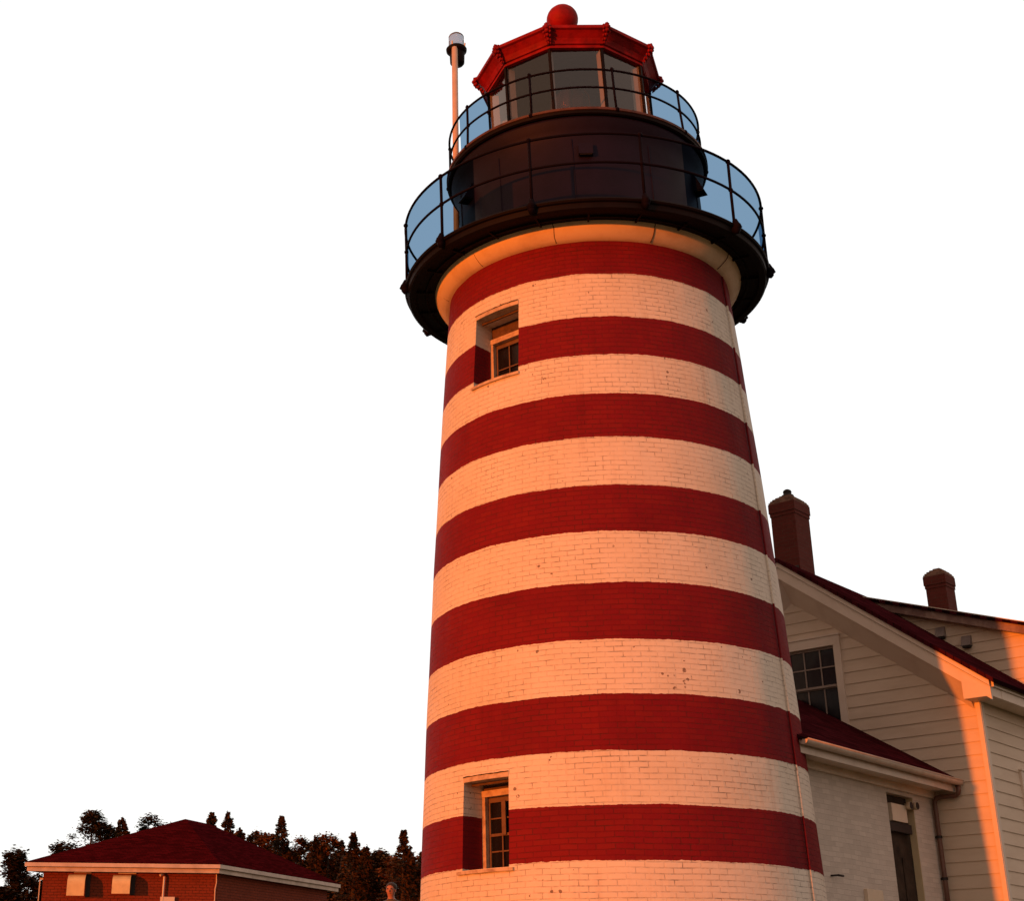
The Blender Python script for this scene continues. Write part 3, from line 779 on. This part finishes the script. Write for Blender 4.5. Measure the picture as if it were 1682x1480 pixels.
for (u0, z0) in ((1.245, 5.965), (.838, 5.755)):
    b = B(); hexa(b, [H(u0, DV - .02, z0), H(u0 + .15, DV - .02, z0), H(u0 + .15, DV - .13, z0), H(u0, DV - .13, z0), H(u0, DV - .02, z0 + .17), H(u0 + .15, DV - .02, z0 + .17), H(u0 + .15, DV - .05, z0 + .17), H(u0, DV - .05, z0 + .17)])
    V_ = put('wall_vent', b, simple("vent_hood_%d" % int(z0 * 100), (0.20, 0.17, 0.17), 0.5), HS)
    b = B(); hb(b, u0 + .015, u0 + .135, DV - .12, DV - .03, z0 - .03, z0 - .003); put('vent_opening', b, dark_mat, V_)
# chimneys
def chimney(u0, u1, v0, v1, z0, z1, cap, pot):
    b = B(); hb(b, u0, u1, v0, v1, z0, z1); uvs(b, lambda co, f: (((co - HO).dot(Gv) + (co - HO).dot(Sv)), co.z))
    C_ = put('chimney', b, bare_brick, HS)
    b = B(); e = .022
    hb(b, u0 - e, u1 + e, v0 - e, v1 + e, z1 - .16, z1); hb(b, u0 - e / 2, u1 + e / 2, v0 - e / 2, v1 + e / 2, z1 - .22, z1 - .162)
    uvs(b, lambda co, f: (((co - HO).dot(Gv) + (co - HO).dot(Sv)), co.z)); put('brick_band', b, bare_brick, C_)
    b = B()
    zz = z1 + .001; ee = .02; n = 5
    for k in range(n):
        s0 = -e * .6 + .014 * k + .005 * k * k
        hb(b, u0 + s0, u1 - s0, v0 + s0, v1 - s0, zz + cap * k / n + .001, zz + cap * (k + 1) / n)
    put('cap', b, simple("chimney_cap_%d" % int(u0 * 100), (0.20, 0.115, 0.09), 0.9, 0.5, 12), C_)
    if pot:
        b = B(); c_ = H((u0 + u1) / 2, (v0 + v1) / 2, 0)
        lathe(b, [(.11, z1 + cap), (.10, z1 + cap + .03), (.07, z1 + cap + .05), (.065, z1 + cap + .07)], c_.x, c_.y, 16)
        sphere(b, (c_.x, c_.y, z1 + cap + .09), .075, 12, (1, 1, .7)); put('pot', b, dark_mat, C_, smooth=True)
chimney(2.735, 3.175, .38, .88, 6.6, 8.20, .16, True)
chimney(1.86, 2.23, 4.1, 4.48, 6.4, 7.55, .16, False)
bm = B(); hb(bm, 2.76, 3.0, .36, .379, 6.70, 7.07); hb(bm, 2.755, 2.773, .36, .88, 6.7, 7.06); put('flashing', bm, lead_mat, HS)

# ================================================================== ANNEX between tower and house
AN = thing('brick_annex', tuple(H(.856, -1.8, GZ)), 'low white painted brick passage with dark red roof between lighthouse and house', 'annex')
AU = .856; AC = 2.85; AS = .6215
def az_(u): return 3.315 + AS * (u - .406)
D0, D1, DZ, DD = -1.528, -.700, 3.035, .15
bm = B()
hb(bm, AU, AU + .3, -4.2, D0, GZ, 3.35); hb(bm, AU, AU + .3, D1, -.03, GZ, 3.35); hb(bm, AU, AU + .3, D0, D1, DZ, 3.35)
hb(bm, 2 * AC - AU - .3, 2 * AC - AU, -4.2, -.03, GZ, 3.35)
uvs(bm, lambda co, f: (((co - HO).dot(Gv) + (co - HO).dot(Sv)), co.z))
put('wall', bm, annex_brick, AN)
bm = B()
for m_ in (0, 1):
    f_ = (lambda u: u) if not m_ else (lambda u: 2 * AC - u)
    a, c_ = .44, AC; v0, v1 = -4.62, -.027
    p = [H(f_(a), v0, az_(a) - .05), H(f_(c_), v0, az_(c_) - .05), H(f_(c_), v1, az_(c_) - .05), H(f_(a), v1, az_(a) - .05), H(f_(a), v0, az_(a)), H(f_(c_), v0, az_(c_)), H(f_(c_), v1, az_(c_)), H(f_(a), v1, az_(a))]
    hexa(bm, p)
uvs(bm, lambda co, f: ((co - HO).dot(Sv), (co - HO).dot(Gv) * 1.18)); put('roof', bm, roof_mat, AN)
bm = B(); hb(bm, .488, .515, -4.56, -.03, 3.15, 3.285); put('fascia', bm, gutter_mat, AN)
bm = B(); hb(bm, .515, AU - .003, -4.5, -.06, 3.19, 3.205); put('soffit', bm, soffit_mat, AN)
bm = B(); hb(bm, AU - .05, AU - .004, -4.0, -.05, 3.09, 3.188); put('frieze', bm, soffit_mat, AN)
# half-round gutter
bm = B(); n = 10; rg = .062; gc = (.425, 3.30)
prof = [(gc[0] + rg * cos(pi + pi * k / n), gc[1] + rg * sin(pi + pi * k / n)) for k in range(n + 1)]
prof2 = [(gc[0] + (rg - .006) * cos(pi + pi * k / n), gc[1] + (rg - .006) * sin(pi + pi * k / n)) for k in range(n, -1, -1)]
allp = prof + prof2
r0 = [bm.verts.new(H(u, -4.58, z)) for u, z in allp]; r1 = [bm.verts.new(H(u, -.04, z)) for u, z in allp]
for k in range(len(allp)): bm.faces.new((r0[k], r0[(k + 1) % len(allp)], r1[(k + 1) % len(allp)], r1[k]))
tube(bm, [H(gc[0] - rg, -4.58, gc[1] + .004), H(gc[0] - rg, -.04, gc[1] + .004)], .011, 6)
GT = put('gutter', bm, gutter_mat, AN, smooth=True)
for v_ in (-4.595, -.04):
    b = B(); ring = [b.verts.new(H(u, v_, z)) for u, z in prof]; ring2 = [b.verts.new(H(u, v_ + .012, z)) for u, z in prof]
    b.faces.new(ring); b.faces.new(ring2[::-1])
    for k in range(len(prof)): b.faces.new((ring[k], ring2[k], ring2[(k + 1) % len(prof)], ring[(k + 1) % len(prof)]))
    put('end_cap', b, gutter_mat, GT)
# downspout: elbow, run back to the wall corner, then down
bm = B(); du = .80; dv = -.10
path = [(gc[0], 3.235), (gc[0], 3.17), (gc[0] + .012, 3.13), (gc[0] + .04, 3.105), (gc[0] + .09, 3.095), (du - .10, 3.105), (du - .04, 3.09), (du - .01, 3.055), (du, 3.0), (du, 2.0), (du, .6)]
tube(bm, [H(u, dv, z) for u, z in path], .034, 12); DS = put('downspout', bm, pipe_mat, AN, smooth=True)
for z_ in (2.55, 1.98, 1.3):
    b = B(); tube(b, [H(du, dv, z_ - .018), H(du, dv, z_ + .018)], .044, 12); hb(b, du, du + .08, dv - .012, dv + .012, z_ - .012, z_ + .012); put('pipe_strap', b, dark_mat, DS)
# door in its recess
bm = B(); hb(bm, AU + DD - .05, AU + DD, D0, D1, GZ, DZ); DR = put('door', bm, door_mat, AN)
bm = B()
for (a, b_, c_, d_) in ((.08, .36, .6, 1.2), (.46, .74, .6, 1.2), (.08, .36, 1.3, 2.2), (.46, .74, 1.3, 2.2)):
    hb(bm, AU + DD - .062, AU + DD - .051, D0 + a, D0 + b_, c_, d_)
put('door_panel', bm, door_mat, DR)
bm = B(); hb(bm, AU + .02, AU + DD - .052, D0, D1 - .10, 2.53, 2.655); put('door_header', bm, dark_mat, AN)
bm = B(); hb(bm, AU + .003, AU + DD, D1 - .012, D1 - .001, GZ, DZ); put('door_jamb', bm, simple("cream_jamb", (0.62, 0.52, 0.34), 0.6, 0.1, 4), AN)
# small pale service panel low on the wall
bm = B(); hb(bm, AU - .05, AU - .001, -2.54, -2.09, 1.2, 1.695)
PB = tag(put('service_panel', bm, simple("pale_panel", (0.66, 0.56, 0.44), 0.5, 0.1, 5), None, origin=H(AU, -2.3, 1.2)), 'small pale panel fixed low on the white brick annex wall', 'panel')
bm = B(); tube(bm, [H(AU + .01, -3.4, 1.80), H(AU - .1, -3.4, 1.80)], .012, 6); tube(bm, [H(AU - .1, -3.4, 1.80), H(AU - .1, -3.26, 1.80)], .014, 6)
tag(put('wall_hook', bm, dark_mat, None, True, origin=H(AU, -3.4, 1.8)), 'small dark iron hook on the annex wall beside the tower', 'hook')
# twin-lamp light in the door recess
EL = thing('security_light', tuple(H(AU + .12, -1.25, 2.68)), 'small white box with two dark lamp heads above the annex door', 'light')
bm = B(); hb(bm, AU - .01, AU + .12, D0 + .10, D0 + .56, 2.665, 2.90); put('housing', bm, simple("white_plastic", (0.70, 0.62, 0.52), 0.4, 0.06, 4), EL)
for (v_, z_) in ((-.96, 2.90), (-.76, 2.915)):
    b = B(); tube(b, [H(AU + .01, v_, z_), H(AU - .05, v_, z_), H(AU - .085, v_, z_)], [.035, .052, .056], 14); L_ = put('lamp_head', b, simple("lamp_shell_%d" % int(v_ * -100), (0.62, 0.52, 0.40), 0.4), EL, smooth=True)
    b = B(); tube(b, [H(AU - .0855, v_, z_), H(AU - .092, v_, z_)], [.052, .048], 14); put('lamp_face', b, dark_mat, L_)
b = B(); tube(b, [H(AU + .05, -1.0, 2.905), H(AU + .0, -.90, 2.90), H(AU + .01, -.76, 2.91)], .012, 6); put('lamp_arm', b, dark_mat, EL)

# ================================================================== FOG-SIGNAL BUILDING on the left
FK = Vector((-5.78, 54.7, 0)); FL = Vector((-12.50, 54.15, 0)); FS = Vector((4.0, 7.75, 0)); FZ = 5.31
FB = thing('brick_outbuilding', (-7.5, 58.0, GZ), 'single storey brown brick building with red hipped roof at far left', 'building')
fx = (FK - FL).normalized(); fn = Vector((fx.y, -fx.x, 0))         # fn: outward front normal
if fn.y > 0: fn = -fn
fs = FS.normalized(); sn = Vector((fs.y, -fs.x, 0))
WL, WK = FL + fx * .35 + fs * .5, FK - fx * .35 + fs * .5
WKb, WLb = WK + FS * .9, WL + FS * .9
WLL = (WK - WL).length
def wallq(bm, a, b, z0, z1):
    quad(bm, Vector((a.x, a.y, z0)), Vector((b.x, b.y, z0)), Vector((b.x, b.y, z1)), Vector((a.x, a.y, z1)))
bm = B(); wallq(bm, WL, WK, GZ - .3, FZ - .1); wallq(bm, WK, WKb, GZ - .3, FZ - .1); wallq(bm, WKb, WLb, GZ - .3, FZ - .1); wallq(bm, WLb, WL, GZ - .3, FZ - .1)
uvs(bm, lambda co, f: (co.x * 1.0 + co.y * .8, co.z)); put('wall', bm, fog_brick, FB)
# roof
MF = (FL + FK) / 2
A1 = MF + FS * .385 + Vector((.16, 0, 0)); A2 = MF + FS * .615
A1.z = 7.18; A2.z = 7.20
e = [Vector((p.x, p.y, FZ)) for p in (FL, FK, FK + FS, FL + FS)]
bm = B(); quad_ = lambda *p: bm.faces.new([bm.verts.new(q) for q in p])
quad_(e[0], e[1], A1); quad_(e[1], e[2], A2, A1); quad_(e[2], e[3], A2); quad_(e[3], e[0], A1, A2)
uvs(bm, lambda co, f: (co.x + co.y * .7, co.z * 3)); put('roof', bm, fog_roof_mat, FB)
def eave(bm, off, z0, z1, th=.06):
    pts = []
    inner = []
    for i, p in enumerate(e):
        dirc = (Vector(((e[i] - e[(i + 2) % 4]).x, (e[i] - e[(i + 2) % 4]).y, 0))).normalized()
        pts.append(p - dirc * off); inner.append(p - dirc * (off + th))
    for i in range(4):
        j = (i + 1) % 4
        a, b, c_, d = pts[i], pts[j], inner[j], inner[i]
        s = lambda q, z: Vector((q.x, q.y, z))
        hexa(bm, [s(a, z0), s(b, z0), s(c_, z0), s(d, z0), s(a, z1), s(b, z1), s(c_, z1), s(d, z1)])
bm = B(); eave(bm, .0, FZ - .145, FZ - .015); put('fascia', bm, simple("outbuilding_fascia", (0.62, 0.52, 0.46), 0.6, 0.2, 2), FB)
bm = B(); eave(bm, .10, FZ - .30, FZ - .155, .08); put('lower_fascia', bm, simple("outbuilding_trim", (0.58, 0.48, 0.42), 0.6, 0.25, 2), FB)
bm = B(); p_ = [Vector((q.x, q.y, FZ - .16)) for q in e]; bm.faces.new([bm.verts.new(q) for q in p_]); put('soffit', bm, soffit_mat, FB)
def fpt(s, out, z): p = WL + fx * s + fn * out; return Vector((p.x, p.y, z))
k_ = WLL / 303.0     # metres per photo pixel along the front wall
def fb(bm, s0, s1, o0, o1, z0, z1): hexa(bm, [fpt(s0, o0, z0), fpt(s1, o0, z0), fpt(s1, o1, z0), fpt(s0, o1, z0), fpt(s0, o0, z1), fpt(s1, o0, z1), fpt(s1, o1, z1), fpt(s0, o1, z1)])
for (s0, s1, z0, z1) in ((45 * k_, 75 * k_, 4.20, 4.95), (122 * k_, 153 * k_, 4.28, 4.94)):
    b = B(); n = 6; pr_ = [(.02, z1)] + [(.5 * sin(pi / 2 * k / n), z0 + (z1 - z0) * (.5 + .5 * cos(pi / 2 * k / n))) for k in range(1, n + 1)] + [(.52, z0)]
    for i in range(len(pr_) - 1):
        (o0, y0), (o1, y1) = pr_[i], pr_[i + 1]
        hexa(b, [fpt(s0, o1 - .02, y1), fpt(s1, o1 - .02, y1), fpt(s1, o1, y1), fpt(s0, o1, y1), fpt(s0, o0 - .02, y0), fpt(s1, o0 - .02, y0), fpt(s1, o0, y0 + .002), fpt(s0, o0, y0 + .002)])
    HD = put('window_hood', b, hood_mat, FB)
    b = B(); fb(b, s0 + .15, s1 + .15, .01, .06, z1 + .04, z1 + .10); put('hood_bar', b, trim_mat, HD)
    b = B(); fb(b, s1 - .02, s1 + .14, .005, .03, z0, z1 + .02); put('louvre_opening', b, dark_mat, HD)
b = B(); tube(b, [fpt(210 * k_, .1, 4.9), fpt(208 * k_, .1, 3.0)], .035, 8); put('conduit', b, trim_mat, FB)
b = B(); tube(b, [fpt(207 * k_, .08, 4.98), fpt(203 * k_, .2, 4.93)], .04, 8); put('floodlight', b, steel_mat, FB)
b = B(); fb(b, 205 * k_, 230 * k_, .0, .12, 3.7, 4.22); put('meter_box', b, trim_mat, FB)
b = B(); tube(b, [fpt(301 * k_, .05, 5.0), fpt(301.5 * k_, .05, 4.7), fpt(299.5 * k_, .05, 4.5), fpt(299.5 * k_, .05, 3.0)], .022, 6); put('cable', b, steel_mat, FB)
b = B()
for (s0, s1, z0, z1) in ((-8 * k_, -6.5 * k_, 3.2, 4.85), (-1.5 * k_, 0, 3.2, 4.95), (-8 * k_, 0, 4.78, 4.84)): fb(b, s0, s1, -.35, -.28, z0, z1)
put('side_shutter', b, trim_mat, FB)

# ================================================================== TREES
leafy = []
for nm, ca, cb in (("spruce_needles", (0.028, 0.018, 0.012), (0.10, 0.055, 0.022)), ("autumn_leaves", (0.06, 0.030, 0.014), (0.24, 0.10, 0.03)), ("pine_needles", (0.020, 0.016, 0.012), (0.06, 0.038, 0.018))):
    t = NT(nm); gi = t.new("ShaderNodeNewGeometry")
    k1 = t.math('MULTIPLY', gi.outputs['Random Per Island'], 0.35); k2 = t.math('MULTIPLY', t.rng(t.noise(t.obj(), 1.6, 3), .38, .62), 0.65)
    c = t.mix(t.math('ADD', k1, k2), ca, cb)
    t.link(c, t.b.inputs['Base Color']); t.b.inputs['Roughness'].default_value = 0.9; t.b.inputs['Specular IOR Level'].default_value = 0.1
    leafy.append(t.m)
def px_dir(x, y):
    d = fw * 2463.35 + rt * (x - 635.6) - up * (y - 662.3); return d / math.hypot(d.x, d.y)
def tree(name, x, y, h, w, style, label, group, n=1500, seed=0, lean=0.0, bare=0.12):
    rnd = random.Random(seed)
    z0 = gh(x, y)
    t_ = thing(name, (x, y, z0), label, 'tree', group)
    b = B(); tube(b, [(x, y, z0 - .2), (x + lean * .4, y, z0 + h * .5), (x + lean * .95, y, z0 + h * .97)], [.16 + h * .008, .10 + h * .004, .02], 7); TR = put('trunk', b, bark_mat, t_, smooth=True)
    vs = []; fs = []
    def leaf(p, s, droop=0.0, a=None):
        a = rnd.uniform(0, 2 * pi) if a is None else a; tl = rnd.uniform(-.9, .5) - droop
        ux = Vector((cos(a), sin(a), 0)); nx = Vector((-sin(a) * cos(tl), cos(a) * cos(tl), sin(tl)))
        k = len(vs); sx, sy = s * rnd.uniform(.5, 1.1), s * rnd.uniform(.35, .9)
        vs.extend([p - ux * sx * .5, p + nx * sy * -.5, p + ux * sx * .5, p + nx * sy * .5]); fs.append((k, k + 1, k + 2, k + 3))
    if style == 'cone':
        nb = int(h * 13)
        for i in range(nb):
            t0 = i / nb; zz = z0 + h * (bare + (1 - bare) * t0)
            dtop = h * (1 - bare) * (1 - t0)
            pr = min(w, .10 + .44 * dtop ** .92) * (0.82 + .26 * rnd.random())
            a = rnd.uniform(0, 2 * pi); nq = max(2, int(pr * 4)); m = max(5, int(n / nb))
            for br in range(nq):
                a1 = a + 2 * pi * br / nq + rnd.gauss(0, .25); pb = pr * rnd.uniform(.65, 1.08)
                for k in range(m // nq + 1):
                    q = rnd.random() ** .6; a2 = a1 + rnd.gauss(0, .20)
                    p = Vector((x + lean * t0 + sin(a2) * pb * q, y + cos(a2) * pb * q, zz - .30 * pb * q + .16 * pb * q ** 3 + rnd.gauss(0, .05)))
                    leaf(p, .20, .3, pi / 2 - a2 + rnd.gauss(0, .5))
        for k in range(16): leaf(Vector((x + lean + rnd.gauss(0, .03), y + rnd.gauss(0, .03), z0 + h - rnd.random() * .6)), .10)
    else:
        cl = []
        for i in range(int(60 + w * 40)):
            a = rnd.uniform(0, 2 * pi); tt = 1 - rnd.random() ** 1.3
            dt = h * .75 * (1 - tt)
            ww = min(w, .20 + .80 * dt ** .6); rr = ww * rnd.uniform(.1, 1) ** .6
            cl.append((Vector((x + lean * tt + sin(a) * rr, y + cos(a) * rr, z0 + h * (.25 + .73 * tt))), rnd.uniform(.20, .42)))
        for c_, r in cl:
            for k in range(int(n / len(cl))):
                p = c_ + Vector((rnd.gauss(0, 1), rnd.gauss(0, 1), rnd.gauss(0, .7))) * r * .45
                leaf(p, .19)
        for c_, r in cl[:9]:
            b = B(); base = Vector((x + lean * .3, y, z0 + h * .3)); tube(b, [base, (base + c_) / 2 + Vector((0, 0, -.1)), c_], [.05, .035, .015], 5); put('limb', b, bark_mat, TR, smooth=True)
    me = bpy.data.meshes.new('crown'); me.from_pydata([v - Vector((x, y, z0)) for v in vs], [], fs); me.materials.append(leafy[0] if style == 'cone' else leafy[1] if style == 'autumn' else leafy[2])
    o = bpy.data.objects.new('crown', me); COL.objects.link(o); o.parent = t_
    return t_
# (photo column, top row, distance, crown half width m, style, label)
TL = [
 (29, 1397, 62, .24, 'pine', 'small ragged pine leaning at the far left edge behind the brick building'),
 (10, 1460, 58, .55, 'pine', 'low dark bush-like pine at the bottom left corner'),
 (46, 1440, 64, .5, 'pine', 'dense dark pine hugging the left wall of the brick building'),
 (105, 1383, 78, .85, 'pine', 'short flat-topped pine between the leaning pine and the big pine'),
 (152, 1330, 80, 1.35, 'pine', 'largest bushy dark pine rising above the left roof slope'),
 (178, 1352, 84, .9, 'pine', 'dark pine close behind the right side of the largest pine'),
 (203, 1344, 80, .75, 'cone', 'narrow spruce just right of the largest pine'),
 (243, 1338, 82, .95, 'pine', 'round-topped pine above the middle of the left roof slope'),
 (285, 1352, 88, .9, 'pine', 'pine tip just showing over the roof left of its peak'),
 (346, 1335, 82, .85, 'cone', 'spruce just right of the roof peak'),
 (373, 1334, 80, .95, 'cone', 'pointed spruce, second right of the roof peak'),
 (392, 1362, 78, .8, 'cone', 'shorter dark spruce on the shoulder of the second spruce'),
 (420, 1364, 86, 1.1, 'autumn', 'rounded russet tree between the peak spruces and the tall lone spruce'),
 (442, 1368, 84, .9, 'autumn', 'russet tree touching the left flank of the tall lone spruce'),
 (463, 1341, 82, 1.15, 'cone', 'tall well shaped lone spruce standing above the middle of the wood'),
 (496, 1376, 84, 1.0, 'autumn', 'low russet tree just right of the tall lone spruce'),
 (522, 1375, 80, .8, 'cone', 'slim spruce left of the rounded brown tree'),
 (542, 1370, 82, 1.0, 'autumn', 'rounded brown tree left of the spire-topped spruce'),
 (562, 1382, 86, .9, 'cone', 'dark spruce in the gap before the spire-topped spruce'),
 (582, 1369, 78, .8, 'cone', 'spire-topped spruce left of the man'),
 (601, 1391, 80, .85, 'cone', 'short spruce just right of the spire-topped spruce'),
 (622, 1397, 84, .95, 'autumn', 'low open-crowned tree above the man, left side'),
 (637, 1404, 86, .9, 'autumn', 'low brown tree directly above the man'),
 (660, 1364, 74, .85, 'cone', 'tall blunt spruce between the man and the tower'),
 (679, 1416, 78, .9, 'pine', 'round dark tree beside the base of the tower'),
 (690, 1400, 92, .9, 'cone', 'spruce half hidden by the left edge of the tower'),
]
for i, (px, py, dist, w, st, lb) in enumerate(TL):
    d = px_dir(px, py); x, y = d.x * dist, d.y * dist; zt = d.z * dist
    h = zt - gh(x, y)
    nm = {'cone': 'spruce_tree', 'pine': 'pine_tree', 'autumn': 'broadleaf_tree'}[st]
    tree(nm, x, y, h, (2.3 if st == 'cone' else w * 1.25), st, lb, 'trees of the wood behind the brick building', 7500 if st == 'cone' else 8500, seed=i + 5, lean=random.uniform(-.1, .1), bare=.10)
rb = random.Random(3)
for i in range(46):
    px = 385 + i * 7.0 + rb.uniform(-4, 4); py = 1398 + rb.uniform(-10, 14) + max(0, (px - 480)) * .05; dist = 90 + rb.uniform(-8, 18)
    d = px_dir(px, py); x, y = d.x * dist, d.y * dist
    tree('spruce_tree', x, y, d.z * dist - gh(x, y), 2.6, ('cone', 'autumn', 'cone')[i % 3], 'dark background tree filling the shade of the wood', 'background trees deep in the wood', 5000, seed=100 + i)

# ================================================================== PERSON
PN = Vector((0.10, 26.4, gh(.1, 26.4)))
def skin_body():
    me = bpy.data.meshes.new('person')
    P = []; Rr = []; E = []
    def add(p, r, par=None):
        P.append(p); Rr.append(r)
        if par is not None: E.append((par, len(P) - 1))
        return len(P) - 1
    pel = add((0, 0, .93), (.155, .11))
    bel = add((0, 0, 1.08), (.15, .11), pel); ch = add((0, .01, 1.30), (.18, .12), bel); sh = add((0, .01, 1.445), (.14, .095), ch)
    nk = add((0, 0, 1.52), (.066, .066), sh); n2 = add((0, -.01, 1.57), (.054, .058), nk); 
    jw = add((0, -.025, 1.615), (.068, .080), n2); hd = add((0, -.015, 1.675), (.084, .102), jw); hd2 = add((0, -.005, 1.735), (.080, .096), hd); tp_ = add((0, 0, 1.775), (.052, .064), hd2)
    for s in (-1, 1):
        a = add((s * .185, .01, 1.43), (.072, .072), sh); b_ = add((s * .235, .02, 1.30), (.056, .056), a); c_ = add((s * .25, .03, 1.12), (.045, .045), b_); d = add((s * .265, -.02, .90), (.032, .032), c_); h_ = add((s * .265, -.04, .82), (.04, .026), d)
        for f, (fx_, fl) in enumerate(((-.03, .075), (-.01, .085), (.01, .08), (.03, .065))):
            k1 = add((s * .265 + s * .004, -.045 + fx_, .775), (.0095, .0095), h_); k2 = add((s * .262, -.05 + fx_, .775 - fl * .5), (.009, .009), k1); add((s * .25, -.05 + fx_, .775 - fl), (.008, .008), k2)
        t1 = add((s * .255, -.085, .81), (.011, .011), h_); add((s * .25, -.10, .775), (.009, .009), t1)
        hp = add((s * .09, 0, .87), (.095, .095), pel); kn = add((s * .10, -.01, .50), (.062, .062), hp); an = add((s * .105, .02, .10), (.042, .042), kn); add((s * .115, -.12, .04), (.045, .035), add((s * .11, -.02, .045), (.048, .04), an))
    me.from_pydata(P, E, [])
    o = bpy.data.objects.new('person', me); COL.objects.link(o)
    m = o.modifiers.new('skin', 'SKIN'); sub = o.modifiers.new('sub', 'SUBSURF'); sub.levels = sub.render_levels = 2
    for i, v in enumerate(me.skin_vertices[0].data): v.radius = Rr[i]; v.use_root = (i == 0)
    dg = bpy.context.evaluated_depsgraph_get(); ev = o.evaluated_get(dg); m2 = bpy.data.meshes.new_from_object(ev)
    o.modifiers.clear(); o.data = m2
    m2.materials.clear()
    for mt in (skin_mat, shirt_mat, trouser_mat, dark_mat, hair_mat): m2.materials.append(mt)
    for p in m2.polygons:
        c = p.center; p.use_smooth = True
        if c.z > 1.765 or (c.z > 1.63 and c.y > .02) or (c.z > 1.66 and c.y > -.02 and abs(c.x) > .06): p.material_index = 4
        elif c.z > 1.525: p.material_index = 0
        elif c.z > .93 or (abs(c.x) > .2 and c.z > .88): p.material_index = 1 if (abs(c.x) < .2 or c.z > 1.05) else 0
        elif abs(c.x) > .19: p.material_index = 0
        elif c.z > .09: p.material_index = 2
        else: p.material_index = 3
    return o
pe = skin_body()
pe.location = PN; pe.scale = (.985, .985, .985); pe.rotation_euler = (0, 0, R_(-18))
tag(pe, 'man in a dark olive shirt standing before the wood, only head and shoulders showing', 'person')
def child(name, bm, mat):
    me = bpy.data.meshes.new(name); bm.to_mesh(me); bm.free(); me.materials.append(mat)
    me.polygons.foreach_set('use_smooth', [True] * len(me.polygons))
    o = bpy.data.objects.new(name, me); COL.objects.link(o); o.parent = pe
    return o
b = B(); sphere(b, (0, .018, 1.722), .1, 16, (.93, 1.12, .86)); child('hair', b, hair_mat)
b = B(); sphere(b, (0, -.118, 1.655), .016, 8, (.9, 1.1, 1.4)); child('nose', b, skin_mat)
for s in (-1, 1):
    b = B(); sphere(b, (s * .032, -.112, 1.69), .011, 8); child('eye', b, dark_mat)
    b = B(); sphere(b, (s * .080, -.01, 1.665), .022, 8, (.4, .8, 1.3)); child('ear', b, skin_mat)
b = B(); tube(b, [(-.025, -.103, 1.618), (0, -.110, 1.616), (.025, -.103, 1.618)], .005, 5); child('mouth', b, simple("lips", (0.35, 0.12, 0.09), 0.5))
